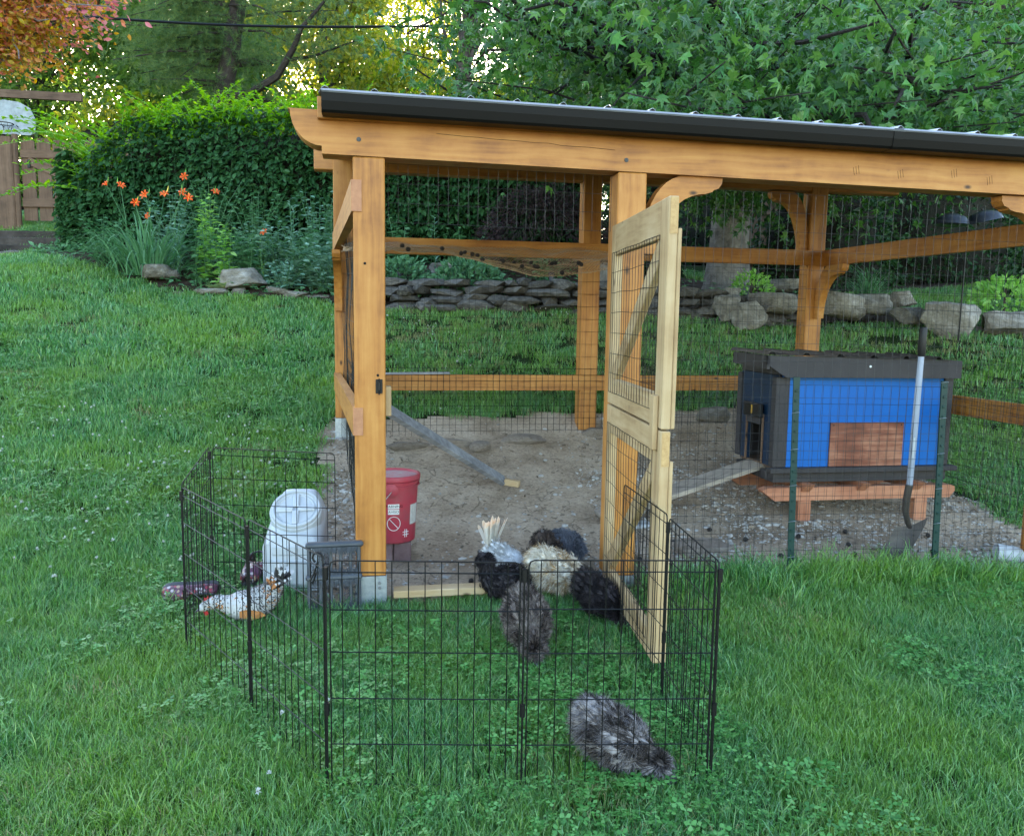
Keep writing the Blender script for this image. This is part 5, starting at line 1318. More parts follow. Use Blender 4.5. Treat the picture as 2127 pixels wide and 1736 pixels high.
def bpx(x, y, Y, wpx, hpx, label, mi, dep=.8, rz=0., cat='boulder', group=None):
    p = at(x, y, Y); s = F_PX/Y
    o = link('boulder', BOULD[mi]); w, h = wpx/s, hpx/s
    o.location = (p.x, Y, p.z); o.scale = (w, w*dep, h*1.02); o.rotation_euler = (0, random.gauss(0, .05), rz)
    return tag(o, label, cat, group)
bpx(319, 565, 10.6, 55, 30, 'rounded grey boulder in front of the daylily leaves', 0)
bpx(356, 570, 10.6, 30, 18, 'small brownish stone right of the boulder by the daylilies', 1)
bpx(505, 580, 10.45, 88, 44, 'large pale grey boulder on the front edge of the flower bed', 2)
for i, (x, y, w, h, lb) in enumerate([(434, 607, 62, 14, 'flat grey slab lying left of the large pale boulder'), (440, 624, 62, 14, 'long pale flat stone in the grass edge below the hosta'), (500, 612, 34, 28, 'purplish stone standing on edge below the large pale boulder'), (375, 611, 30, 12, 'small flat stone at the left end of the bed edging'), (612, 612, 60, 16, 'flat brown stone low in the edging right of the large pale boulder'), (650, 622, 50, 20, 'stacked grey stone near the left back post of the run'), (575, 604, 44, 14, 'thin grey stone half covered by ivy')]):
    bpx(x, y, 10.3, w, h, lb, i % 6, .7, cat='stone')
bpx(915, 562, 11.0, 46, 34, 'pale boulder between the two sedum clumps', 3)
bpx(1262, 590, 10.6, 36, 90, 'tall grey boulder seen between the back post and the open door', 4, .6)
for i, (x, y, Y, w, h, lb) in enumerate([(1735, 634, 9.9, 92, 52, 'rounded tan boulder right of the back corner post'), (1802, 632, 9.9, 72, 46, 'upright tan boulder behind the coop roof'), (1875, 622, 9.9, 46, 36, 'small rounded boulder left of the big square boulder'), (1884, 655, 9.5, 66, 36, 'low pale boulder left of the shovel grip'), (1968, 668, 9.2, 104, 84, 'big squarish pale boulder behind the shovel grip'), (2098, 672, 9.1, 100, 54, 'pinkish pale boulder at the right edge of the photo'), (2028, 690, 9.15, 28, 24, 'small grey stone between the two biggest boulders'), (1600, 595, 12.2, 80, 30, 'long dark boulder behind the bright yellow flowers'), (1650, 592, 12.0, 50, 26, 'pale boulder partly hidden by the back corner post'),
        (1545, 655, 9.8, 66, 60, 'large flat grey stone leaning at the end of the stacked wall'), (1510, 640, 9.95, 52, 56, 'dark slanted slab leaning on the flat grey stone'), (1520, 610, 10.3, 32, 26, 'small pale pointed stone below the tree trunk'), (1600, 630, 10.0, 84, 44, 'broad layered stone below the yellow flowers')]):
    bpx(x, y, Y, w, h, lb, i % 6, .8, random.uniform(-.3, .3))
bpx(1475, 860, 7.0, 62, 34, 'crumbly dirt covered stone at the back of the run', 1)
for i, (u, v, w, lb) in enumerate([(.35, 2.38, .30, 'dry clod of dirt beside the leaning plank'), (.72, 2.42, .36, 'long ridge shaped clod left of the plank top'), (1.32, 2.48, .34, 'flat crumbly clod in front of the back rail'), (1.95, 2.58, .18, 'small pale clod beside the middle back post'), (.95, 2.36, .18, 'small dry clod on the dirt ridge')]):
    p = run(u, v); o = link('dirt_clod', rock_mesh('dirt_clod', i*2.7+1, 3, 1., .3, M['clod'])); o.location = (p.x, p.y, gz(p.x, p.y)+.02); o.scale = (w, .16, .095); o.rotation_euler = (0, 0, YAW+random.gauss(0, .1)); tag(o, lb, 'clod')
# cut bank behind the floor ridge
# ------------------------------------------------------------------ plants
def leaves_mesh(name, P, D, S, tmpl, mt, parent=None, roll=None, smooth=False):
    R = rot_from(np.asarray(D, float), roll); V, F = scatter(tmpl[0], tmpl[1], np.asarray(P, float), R, np.asarray(S, float))
    return np_mesh(name, V, F, mt, parent, smooth)
def stem_plant(name, base, stems, h, leafL, mt, label, cat='plant', spread=.15, n_leaf=16, tmpl=LEAF, droop=-.1, taper=True, group=None, w=1.):
    base = Vector(base); B = empty(name, base, random.uniform(0, 6), label, cat, group)
    P = []; D = []; S = []; st = MB()
    for i in range(stems):
        a = random.uniform(0, 6.28); r0 = random.uniform(0, spread*.4); hh = h*random.uniform(.7, 1.05); lean = random.uniform(.0, spread)
        pts = [Vector((math.cos(a)*(r0+lean*t*t), math.sin(a)*(r0+lean*t*t), hh*t)) for t in (0, .35, .7, 1)]; st.tube(pts, [.006, .005, .004, .002], 4, False)
        for k in range(n_leaf):
            t = (k+.5)/n_leaf*.92+.08; i_ = min(int(t*3), 2); f = t*3-i_; p = pts[i_].lerp(pts[i_+1], f)
            az = k*2.4+random.uniform(-.4, .4); P.append(p); D.append((math.cos(az), math.sin(az), droop+random.gauss(.15, .2))); S.append(leafL*random.uniform(.7, 1.1)*((1.15-.6*t) if taper else 1))
    st.build('stem', M['herb'], B)
    S = np.array(S)[:, None]*np.array([[w, 1, 1]])
    R = rot_from(np.array(D), rng.normal(0, .3, len(D))); V, F = scatter(tmpl[0], tmpl[1], np.array(P), R, S); f = np_mesh('foliage', V, F, mt, B); f['kind'] = 'stuff'
    return B
def bp(x, y, Y):
    p = at(x, y, Y); return (p.x, Y, gz(p.x, Y)+.01)
def arch_clump(name, base, n, L, w, mt, label, cat='plant', up=.8, spread=.12):
    B = empty(name, base, 0, label, cat); V = []; Q = []
    for i in range(n):
        a = random.uniform(0, 6.28); l = L*random.uniform(.6, 1.1); el = random.gauss(up, .25); d = Vector((math.cos(a), math.sin(a), 0)); s_ = Vector((-d.y, d.x, 0))
        p = d*random.uniform(0, spread); p.y *= .5; b = len(V); k = 7
        for j in range(k+1):
            t = j/k; ww = w*(1-t)**.6*(.6+.4*min(1, t*4)); V += [p-s_*ww/2, p+s_*ww/2]
            e = el*1.25-2.1*t**1.3; p = p+(d*math.cos(e)+Vector((0, 0, math.sin(e))))*l/k
        Q += [[b+2*j, b+2*j+1, b+2*j+3, b+2*j+2] for j in range(k)]
    f = np_mesh('leaf_blades', [tuple(v) for v in V], [np.array(Q)], mt, B); f['kind'] = 'stuff'
    return B
# daylilies: arching clump, stalks, flowers with six petals
base = bp(300, 560, 10.75)
DL_ = arch_clump('daylily', base, 260, 1.15, .026, M['lilyleaf'], 'wide daylily clump with arching green blades and orange flowers in front of the hedge', 'daylily', .95, .55)
V0 = Vector(base)
def petal_mesh():
    b = MB()
    for k in range(6):
        a = k*math.pi/3; d = Vector((math.cos(a), math.sin(a), 0)); s_ = Vector((-d.y, d.x, 0)); w = .017 if k % 2 else .012
        V = []
        for t, ww, z in ((0, .3, 0), (.35, .8, .035), (.7, 1, .05), (1, .15, .035)):
            V += [d*(.008+.062*t)+Vector((0, 0, z))-s_*w*ww, d*(.008+.062*t)+Vector((0, 0, z))+s_*w*ww]
        b.add(V, [(0, 1, 3, 2), (2, 3, 5, 4), (4, 5, 7, 6)])
    return b
fl0 = None
for (fx, fy) in [(222, 385), (250, 388), (281, 423), (303, 407), (342, 407), (384, 369), (382, 402), (392, 414), (310, 450), (447, 402), (552, 422)]:
    if fx == 552: continue
    p = at(fx, fy, 10.75+random.uniform(-.25, .2))-V0
    st = MB(); b0 = Vector((p.x*.35+random.uniform(-.15, .15), random.uniform(-.1, .1), 0)); st.tube([b0, b0.lerp(p, .5)+Vector((p.x*-.05, 0, .12)), p], [.007, .005, .0035], 5)
    s_ = st.build('flower_stalk', M['lilyleaf'], DL_)
    if fl0 is None: fl0 = petal_mesh().build('flower', M['orange'], DL_); o = fl0
    else: o = fl0.copy(); COL.objects.link(o)
    o.location = p; o.rotation_euler = (random.uniform(.5, 1.3), random.uniform(-.5, .5), random.uniform(-.6, .6)); o.scale = (random.uniform(.75, .95),)*3
    bd = MB(); q = p+Vector((random.uniform(-.05, .05), 0, random.uniform(.02, .09))); bd.tube([p, q, q+Vector((.01, 0, .05))], [.004, .008, .002], 5); bd.build('bud', M['yellowfl'] if random.random() < .3 else M['lime'], DL_)
single = stem_plant('orange_lily', bp(545, 545, 10.6), 3, .62, .10, M['lime'], 'light green lily stem with a single orange flower', 'lily', .06, 16, BLADE_LEAF, .2, w=1.4)
o = fl0.copy(); COL.objects.link(o); o.parent = single; o.location = single.matrix_world.inverted() @ at(552, 422, 10.6) if False else Vector((.05, 0, .66)); o.rotation_euler = (1., .2, .1)
# tall herbs and bed plants
stem_plant('tall_herb', bp(432, 600, 10.6), 9, 1.25, .14, M['lime'], 'tall light green herb rising in the middle of the flower bed', 'herb', .14, 22)
stem_plant('tall_herb', bp(470, 600, 10.5), 10, .85, .13, M['lime'], 'shorter light green herb right of the tallest one', 'herb', .22, 18)
stem_plant('tall_herb', bp(405, 600, 10.6), 5, .70, .13, M['herb'], 'leafy mid green herb left of the tallest one', 'herb', .25, 16)
stem_plant('thistle', bp(612, 610, 10.6), 2, 1.05, .19, M['bluegreen'], 'tall blue green thistle with jagged leaves left of the run', 'thistle', .05, 30, BLADE_LEAF, .1, w=1.7)
stem_plant('thistle', bp(372, 590, 10.8), 3, .75, .20, M['bluegreen'], 'blue green thistle behind the rounded grey boulder', 'thistle', .2, 18, BLADE_LEAF, .1, w=1.7)
stem_plant('thistle', bp(597, 625, 10.35), 4, .42, .20, M['bluegreen'], 'low pale thistle at the front of the bed', 'thistle', .2, 14, BLADE_LEAF, .1, w=1.7)
stem_plant('leafy_shrub', bp(668, 640, 10.5), 14, .72, .15, M['bluegreen'], 'broad blue green leafy shrub against the left wall of the run', 'shrub', .45, 16)
stem_plant('leafy_shrub', bp(690, 560, 11.2), 8, 1.15, .12, M['herb'], 'slim green shrub rising behind the blue green one', 'shrub', .25, 22)
stem_plant('leafy_shrub', bp(540, 560, 11.1), 14, .55, .13, M['herb'], 'bushy dark herb under the single orange lily', 'shrub', .5, 14)
stem_plant('leafy_shrub', bp(470, 550, 11.2), 12, .62, .14, M['bluegreen'], 'grey green bushy herb behind the light green herbs', 'shrub', .5, 14)
stem_plant('leafy_shrub', bp(620, 560, 11.2), 14, .6, .13, M['herb'], 'bushy herb behind the tall thistle', 'shrub', .5, 14)
stem_plant('leafy_shrub', bp(830, 560, 11.1), 5, .95, .16, M['herb'], 'upright herb left of the white stemmed weed behind the run', 'shrub', .3, 16)
stem_plant('tall_weed', bp(905, 560, 10.9), 1, 1.22, .12, M['bluegreen'], 'single tall narrow weed behind the run rising against the dark hedge', 'weed', .03, 34, BLADE_LEAF, .1, w=1.3)
stem_plant('leafy_shrub', bp(965, 560, 11.0), 4, .72, .18, M['herb'], 'broad leaved plant right of the tall narrow weed', 'shrub', .25, 12)
stem_plant('leafy_shrub', bp(1140, 560, 10.9), 10, .48, .13, M['sedum'], 'pale leaved plant below the dark laceleaf maple', 'shrub', .3, 12)
arch_clump('ornamental_grass', bp(1800, 640, 11.2), 170, .75, .014, M['lilyleaf'], 'arching dark green ornamental grass behind the tan boulders', 'grass clump', 1.0)
for i, (x, y, Y, n_, h_, l_, mk, lb) in enumerate([(215, 560, 11.0, 10, .5, .13, 'herb', 'low leafy herb at the left end of the daylilies'), (365, 560, 11.4, 14, .75, .15, 'bluegreen', 'bluish leafy herb right behind the daylily blades'), (515, 590, 10.7, 16, .5, .14, 'herb', 'mid green herb above the large pale boulder'), (575, 575, 10.9, 16, .6, .14, 'bluegreen', 'bluish herb left of the tall thistle'), (640, 585, 10.7, 16, .62, .15, 'herb', 'green leafy plant right of the tall thistle'), (530, 540, 11.5, 14, .8, .14, 'herb', 'herb against the hedge above the large pale boulder'), (660, 540, 11.5, 14, .85, .14, 'bluegreen', 'bluish shrub against the hedge near the run'), (440, 540, 11.6, 12, .9, .14, 'herb', 'herb against the hedge behind the tall light green herb'), (585, 625, 10.4, 12, .3, .12, 'bluegreen', 'short pale herb in front of the tall thistle'), (690, 615, 10.5, 14, .5, .15, 'bluegreen', 'bluish plant touching the left back post')]):
    stem_plant('bed_plant', bp(x, y, Y), int(n_*1.2), h_*1.25, l_, M[mk], lb, 'plant', .5, 17)
HO = empty('hosta', bp(450, 622, 10.35), 0, 'small yellow edged hosta on the bed edge left of the large pale boulder', 'hosta')
V, F = scatter(LEAF[0], LEAF[1], np.zeros((1, 3)), rot_from(np.array([[0, 1., 0]]), np.zeros(1)), np.array([[1, 1, 1.]]))
hm = None
for i in range(16):
    a = i*2.4
    if hm is None: o = np_mesh('leaf', V*np.array([1.7, 1, 1]), F, M['hosta'], HO); hm = o
    else: o = hm.copy(); COL.objects.link(o)
    o.scale = (.17,)*3; o.rotation_euler = (random.uniform(.2, .8), 0, a); o.location = (0, 0, .03)
    if i > 8: o.location.x = .14
def dome_plant(name, c, rx, ry, rz, n, leafL, mt, label, cat, tmpl=LEAF, inner=True, droop=.2):
    B = empty(name, c, 0, label, cat); u = rng.normal(0, 1, (n, 3)); u[:, 2] = np.abs(u[:, 2]); u /= np.linalg.norm(u, axis=1, keepdims=True)
    rr = rng.uniform(.72, 1.04, (n, 1))*(1+.12*np.array([[mnoise.noise((a*3, b*3, c_*3))] for a, b, c_ in u])); P = u*rr*np.array([rx, ry, rz]); D = u+rng.normal(0, .45, (n, 3))+np.array([0, 0, -droop])
    f = leaves_mesh('foliage', P, D, leafL*rng.uniform(.7, 1.15, n), tmpl, mt, B); f['kind'] = 'stuff'
    MB().lathe([(.02, 0), (.015, rz*.7)], 6).build('stem', M['darkbark'], B)
    return B
dome_plant('sedum', bp(835, 590, 10.65), .38, .35, .42, 700, .085, M['sedum'], 'rounded green sedum clump behind the left end of the stacked wall', 'sedum')
dome_plant('sedum', bp(975, 600, 10.6), .50, .4, .42, 1000, .085, M['sedum'], 'wide green sedum clump in the middle behind the stacked wall', 'sedum')
dome_plant('laceleaf_maple', bp(1130, 560, 11.9), 1.02, .8, 1.12, 9000, .085, M['maple'], 'dark purple laceleaf maple mound in front of the hedge', 'maple', BLADE_LEAF, droop=.9)
dome_plant('flowering_plant', bp(1572, 620, 10.6), .16, .14, .14, 160, .05, M['yellowfl'], 'small bright yellow flowering plant below the tree', 'flower', LEAF2)
dome_plant('pale_plant', bp(1612, 620, 10.6), .18, .14, .14, 150, .06, M['hosta'], 'small pale variegated plant right of the yellow flowers', 'plant', LEAF2)
dome_plant('leafy_shrub', bp(1560, 580, 11.8), .3, .3, .35, 350, .08, M['lime'], 'small light green bush right of the tree trunk', 'shrub')
dome_plant('leafy_shrub', bp(2085, 640, 9.9), .42, .4, .42, 500, .09, M['lime'], 'light green leafy plant behind the pinkish boulder', 'shrub')
# ivy and low ground cover in the bed
n = 9000; x = rng.uniform(-6.8, 4.4, n); y = rng.uniform(9.9, 12.5, n); k = in_bed(x, y) & (rng.random(n) < np.where(x > 1.6, .15, np.where(x > -1.6, .55, 1))); x, y = x[k], y[k]
P = np.stack([x, y, hgt(x, y)+rng.uniform(.03, .15, len(x))], 1); D = rng.normal(0, 1, P.shape); D[:, 2] = rng.normal(.1, .3, len(x))
f = leaves_mesh('ground_cover', P, D, rng.uniform(.05, .10, len(x)), LEAF, M['herb'], roll=rng.normal(0, .4, len(x))); tag(f, kind='stuff')

# ------------------------------------------------------------------ hedge
HG = empty('hedge', on(-2.9, 12.6), 0, 'tall dense dark green hedge with bright leafy shoots along its top', 'hedge')
hx0, hx1 = -6.55, 1.25
def htop(x): return 4.22+.22*math.sin((x+6.6)/7.8*math.pi)+.10*mnoise.noise((x*1.3, 0, 3))-max(0, (-5.7-x))*1.4
def hface(x, z): return 12.05+.18*mnoise.noise((x*.9, z*.9, 5))+.25*max(0, z-3.7)
core = MB(); nx_, nz_ = 40, 8
X = np.linspace(hx0+.2, hx1-.1, nx_)
ring = []
for x in X:
    zt = htop(x)-.28; zb_ = gz(x, 12.6)-.1
    ring.append([(x, 12.38, zb_), (x, 12.36, zb_+.5), (x, 12.42, zt-.2), (x, 12.75, zt), (x, 13.2, zt-.1), (x, 13.35, zb_)])
for r_ in ring: core.v += [tuple(Vector(p)-HG.location) for p in r_]
for i in range(nx_-1):
    for k in range(5): a = i*6+k; core.f.append([a, a+1, a+7, a+6]); core.m.append(0)
core.f += [[0, 1, 2, 3, 4, 5], [(nx_-1)*6+k for k in range(6)][::-1]]; core.m += [0, 0]
M['coredark'] = mat_rock('dark_core', (.008, .01, .006), (.016, .016, .01), (.03, .024, .016), 12, .5)  # dark filler added inside the foliage to block light
core.build('light_block_core', M['coredark'], HG)
n = 17000; x = rng.uniform(hx0, hx1, n); P = []; D = []
for a in x:
    zt = htop(a); zb_ = gz(a, 12.2); z = zb_+(zt-zb_)*random.random(); e = 0
    yy = hface(a, z)+random.random()**1.5*.32; P.append((a, yy, z)); D.append((random.gauss(0, .55), -.75+random.gauss(0, .3), -.55+random.gauss(0, .35)))
# left end face
for i in range(2400):
    z = random.uniform(gz(-6.5, 12.4), htop(-6.0)-.05); P.append((hx0-.02+.14*random.random()+.12*mnoise.noise((z, 2, 2))+max(0, z-3.6)*.3, random.uniform(12.1, 13.4), z)); D.append((-.7, random.gauss(-.1, .5), -.5+random.gauss(0, .3)))
P = np.array(P)-np.array(HG.location); f = leaves_mesh('foliage', P, D, rng.uniform(.08, .145, len(P)), LEAF, M['hedge'], HG, rng.normal(0, .5, len(P))); f['kind'] = 'stuff'
vines = MB()
for i in range(46):
    a = random.uniform(hx0+.3, hx1); z = random.uniform(3.2, 4.); yy = hface(a, z)-.07; L_ = random.uniform(.5, 1.3); pts = [Vector((a+.05*math.sin(t*2+i), yy-.02, z-L_*t))-HG.location for t in (0, .33, .66, 1)]; vines.tube(pts, .004, 4, False)
o = vines.build('hanging_stems', M['shrub'], HG); o['kind'] = 'stuff'
P = []; D = []; S = []; sh = MB()
for i in range(480):
    a = random.uniform(hx0+.25, hx1); y = random.uniform(12.1, 13.3); L_ = random.uniform(.2, .62)*(1.5 if random.random() < .10 else 1); az = random.uniform(0, 6.28); ln = random.uniform(.1, .75)
    if a < -5.8: L_ *= 1.2; az = math.pi+random.gauss(0, .6); ln = .7
    b0 = Vector((a, y, htop(a)-.22)); d = Vector((math.cos(az)*ln, math.sin(az)*ln, 1)).normalized(); pts = [b0+d*L_*t+Vector((math.cos(az), math.sin(az), -.5))*.28*L_*t*t for t in (0, .33, .66, 1)]
    sh.tube([p-HG.location for p in pts], [.006, .005, .004, .002], 4, False)
    m_ = int(L_/.036)
    for k in range(m_):
        t = (k+1)/m_; q = t*3; i_ = min(int(q), 2); p = pts[i_].lerp(pts[i_+1], q-i_)
        for s_ in (1, -1): P.append(p-HG.location); aa = az+s_*1.2+random.gauss(0, .4)+k*.8; D.append((math.cos(aa), math.sin(aa), .35+random.gauss(0, .25))); S.append(random.uniform(.06, .105)*(1.15-.45*t))
for i in range(16):
    b0 = Vector((random.uniform(-6.2, -5.6), random.uniform(12.0, 12.6), random.uniform(3.2, 3.9))); e = b0+Vector((random.uniform(-1.5, -.6), random.uniform(-.4, .1), random.uniform(-.2, 1.0))); pts = [b0, b0.lerp(e, .35)+Vector((0, 0, .12)), b0.lerp(e, .7)+Vector((0, 0, .14)), e]
    sh.tube([p-HG.location for p in pts], [.007, .006, .005, .002], 4, False)
    for k in range(34):
        t = (k+1)/34; q = t*3; i_ = min(int(q), 2); p = pts[i_].lerp(pts[i_+1], q-i_); aa = k*2.4; P.append(p-HG.location); D.append((math.cos(aa)-.4, math.sin(aa)*.7, .3+random.gauss(0, .3))); S.append(random.uniform(.07, .115)*(1.15-.4*t))
for i in range(2600):
    a = random.uniform(hx0+.15, hx1); y = random.uniform(12.05, 13.3); P.append(Vector((a, y, htop(a)-.12+.10*random.gauss(0, 1)-max(0, 12.35-y)*.3))-HG.location); D.append((random.gauss(0, 1), random.gauss(-.2, 1), random.gauss(.2, .5))); S.append(random.uniform(.06, .11))
sh.build('shoot_stems', M['lime'], HG)['kind'] = 'stuff'
f = leaves_mesh('top_foliage', P, D, S, LEAF, M['hedgetop'], HG, rng.normal(0, .5, len(P))); f['kind'] = 'stuff'; f['label'] = 'yellow green shoots along the hedge top with sunlight painted into their leaves'

# ------------------------------------------------------------------ gate, steps, hoop, fences
GT = empty('wooden_gate', (-8.05, 14.0, 2.93), 0, 'brown wooden picket gate with a diagonal brace at the left of the hedge', 'gate')
for i in range(7):
    x = -.12+i*.262; h = 1.36+(.02 if i % 2 else 0)
    pl = MB().prism([(x, .05), (x+.222, .05), (x+.222, h-.04), (x+.19, h), (x+.03, h), (x, h-.04)], 0, .025, lambda a, c, d: (a, d, c)).build('plank', M['fenceZ'], GT)
MB().box((-.12, -.035, 1.06), (1.7, -.001, 1.19), None, .004).build('gate_rail', M['fenceX'], GT); MB().box((-.12, -.035, .27), (1.7, -.001, .41), None, .004).build('gate_rail', M['fenceX'], GT)
MB().beam((.0, -.02, 1.02), (1.35, -.02, .44), .03, .12, up=(0, 0, 1)).build('gate_brace', M['fenceX'], GT)
MB().box((.0, -.05, .9), (.05, -.036, 1.03), None, .004).build('latch', M['black'], GT)
PT = empty('gate_post', (-8.42, 13.95, 2.8), 0, 'brown gate post at the far left edge of the photo', 'gate post'); MB().box((-.35, -.06, 0), (.16, .06, 1.52), None, .02).build('post_board', M['fenceZ'], PT)
MB().tube([(.19, .0, 0), (.19, 0, 1.56)], .045, 10).build('post_pole', M['fenceZ'], PT, True)
for i, (y, z, x0, x1, lb) in enumerate([(13.25, 2.66, -9.2, -6.75, 'top dark timber step below the wooden gate'), (12.8, 2.52, -9.2, -6.8, 'middle dark timber step below the wooden gate'), (12.35, 2.37, -9.2, -6.7, 'lowest dark timber step beside the hedge')]):
    o = MB().box((0, -.09, -.09), (x1-x0, .09, .075), None, .012).build('timber_step', M['timber']); o.location = (x0, y, z); tag(o, lb, 'step', 'timber steps below the gate')
for i in range(5):
    x = -8.6+i*.36; o = link('kerb_stone', slabs[i]); o.location = (x, 11.95, gz(x, 11.95)+.03); o.scale = (.36, .25, .16); tag(o, ['mossy kerb stone furthest left below the steps', 'mossy kerb stone second from the left below the steps', 'middle mossy kerb stone below the steps', 'mossy kerb stone second nearest the hedge', 'mossy kerb stone nearest the hedge corner'][i], 'kerb stone', 'kerb stones below the steps')
p = at(22, 246, 24)
HP = empty('basketball_hoop', (p.x, 24, gz(p.x, 24)), 0, 'weathered grey fan shaped basketball backboard with a rusty rim behind the gate', 'basketball hoop')
hz = p.z-HP.location.z
poly = [(-.68, -.42), (.52, -.46), (.66, -.40), (.70, -.05), (.55, .28), (.25, .44), (-.2, .5), (-.5, .42), (-.72, .2)]
MB().prism(poly, 0, .04, lambda a, c, d: (a, d, hz+c)).build('backboard', mat_plain('weathered_board', (.36, .40, .42), (.2, .22, .22), .7, 5), HP)
b = MB(); b.tube([(.0+.23*math.cos(t), -.32+.23*math.sin(t), hz-.22) for t in np.linspace(0, 6.2832, 20)], .014, 6); b.tube([(-.2, -.09, hz-.21), (-.2, 0, hz-.25)], .012, 5); b.tube([(.2, -.09, hz-.21), (.2, 0, hz-.25)], .012, 5); b.build('rim', M['darkbark'], HP)
b = MB()
for k in range(9): t = k*.7; b.tube([(.22*math.cos(t), -.32+.22*math.sin(t), hz-.23), (.15*math.cos(t+.3), -.32+.15*math.sin(t+.3), hz-.42)], .006, 3)
b.build('net', M['greyw'], HP); MB().tube([(-.3, .1, 0), (-.3, .1, hz+.2)], .05, 8).build('pole', M['darkbark'], HP, True)
p = at(100, 200, 19); o = lone_beam('pergola_beam', (p.x-2.6, 19, p.z+.10), (p.x+.75, 19, p.z-.03), .09, .17, M['fenceX'], 'long brown timber beam above the basketball backboard', 'beam')
bp_ = MB().box((-.06, -.06, -3.5), (.06, .06, 0)).build('pergola_post', M['fenceZ'], o); bp_.location = (.5, 0, -.1)
# fence behind the big tree
p = at(1535, 520, 16.2); FN = empty('plank_fence', (p.x-.2, 16.2, gz(p.x, 16.2)-.05), 0, 'brown plank fence with narrow gaps behind the big tree trunk', 'fence')
ztop = at(1590, 420, 16.2).z-FN.location.z
for i in range(9):
    x = i*.19; MB().prism([(x, 0), (x+.145, 0), (x+.145, ztop-.04), (x+.11, ztop), (x+.03, ztop), (x, ztop-.04)], 0, .02, lambda a, c, d: (a, d, c)).build('plank', M['fenceZ'], FN)
MB().box((-.02, -.04, ztop-.24), (1.75, -.001, ztop-.10), None, .003).build('fence_rail', M['fenceX'], FN); MB().box((-.02, -.04, .25), (1.75, -.001, .37), None, .003).build('fence_rail', M['fenceX'], FN)
MB().box((.82, -.10, 0), (.92, -.041, ztop+.03), None, .006).build('fence_post', M['fenceZ'], FN)

# ------------------------------------------------------------------ solar lights, hook pole with two domes
for (x, y, Y, lb) in [(688, 662, 10.4, None), (828, 612, 10.45, 'small solar path light left of the middle sedum'), (1140, 608, 10.4, 'solar path light leaning right of the wide sedum'), (1073, 590, 10.4, None), (548, 660, 10.4, None)]:
    if lb is None: continue
    q = bp(x, y-20, Y); S_ = empty('solar_light', q, 0, lb, 'path light', 'solar path lights in the bed'); t = .25 if x > 1000 else 0
    MB().tube([(0, 0, -.05), (.03*t*4, 0, .2)], .009, 6).build('stake', M['black'], S_); MB().lathe([(.02, .2), (.035, .3), (.035, .305)], 12, Matrix.Translation((.03*t*4, 0, 0))).build('glass', M['greyp'], S_, True); MB().lathe([(.012, .36), (.045, .335), (.05, .305)], 14, Matrix.Translation((.03*t*4, 0, 0))).build('cap', M['black'], S_, True)
Yd = 8.9; pc = at(2010, 455, Yd); gzd = gz(pc.x, Yd)
HK = empty('hook_pole', (pc.x, Yd, gzd), 0, 'thin black double shepherd hook pole behind the right side of the run', 'hook pole')
zt = pc.z-gzd
MB().tube([(0, 0, 0), (0, 0, zt+.25)], .008, 6).build('pole', M['black'], HK)
for s_ in (-1, 1):
    MB().tube([(0, 0, zt+.12)]+[(s_*.17*(1-math.cos(t)), 0, zt+.17+.14*math.sin(t)) for t in np.linspace(.2, 3., 9)]+[(s_*.345, 0, zt+.13)], .006, 6).build('hook', M['black'], HK)
DOME = mat_plain('dark_dome_metal', (.05, .055, .07), (.03, .033, .045), .28, 4, metal=.5)
for (x, y, tl_, lb) in ((1975, 465, .05, 'dark dome shaped feeder baffle hanging on the left hook'), (2043, 458, -.22, 'dark dome shaped feeder baffle hanging tilted on the right hook')):
    q = at(x, y, Yd); D_ = empty('feeder_dome', q, 0, lb, 'feeder dome', 'dark domes on the hook pole'); D_.rotation_euler = (0, tl_, 0)
    MB().lathe([(.178, -.015), (.182, -.012), (.165, .035), (.125, .075), (.06, .098), (.012, .105), (.0, .106), (.0, .10), (.06, .092), (.12, .07), (.16, .03), (.176, -.012)], 28).build('dome', DOME, D_, True); MB().tube([(0, 0, .10), (0, 0, .125)], .012, 8).build('hanger', M['black'], D_)

# ------------------------------------------------------------------ trees
def limb(pts, radii, mb, n=8): mb.tube(pts, radii, n)
def bend(a, b, k=.15, n=6):
    a, b = Vector(a), Vector(b); r_ = (b-a).length*k; off = Vector((random.gauss(0, 1), random.gauss(0, 1), random.gauss(0, .6)))*r_
    return [a.lerp(b, t)+off*math.sin(t*math.pi)+Vector((random.gauss(0, 1), random.gauss(0, 1), random.gauss(0, 1)))*r_*.12*(0 < t < 1) for t in [i/n for i in range(n+1)]]
# sweetgum behind the run, its boughs hanging forward over the roof
SGx, SGy = 3.32, 13.0; SG = empty('sweetgum_tree', on(SGx, SGy, -.1), 0, 'big sweetgum tree with a grey trunk and star shaped leaves hanging over the run roof', 'tree')
Lc = Vector(SG.location)
tr = MB(); T0 = [Vector((0, 0, 0)), Vector((0, 0, .25)), Vector((.0, 0, .8)), Vector((.03, 0, 2)), Vector((.1, 0, 4)), Vector((.05, .1, 6.5)), Vector((0, .1, 9.5))]
tr.tube(T0, [.48, .37, .30, .275, .25, .20, .12], 18); tr.build('trunk', M['bark'], SG, True)
brm = MB(); P = []; D = []; light = []
def in_view_x(p): return -.19 < p.x/p.y < .74
tips = []
while len(tips) < 205:
    Y = 6.2+6.8*random.random()**1.5; X = Y*random.uniform(-.16, .72); z0 = CAM_H+Y*random.uniform(.205, .42)
    if Y < 7.2 and X < .12*Y: continue
    if X/Y < -.04 and z0 < CAM_H+Y*(.25+.5*(-.04-X/Y)): continue
    tips.append(Vector((X, Y, z0)))
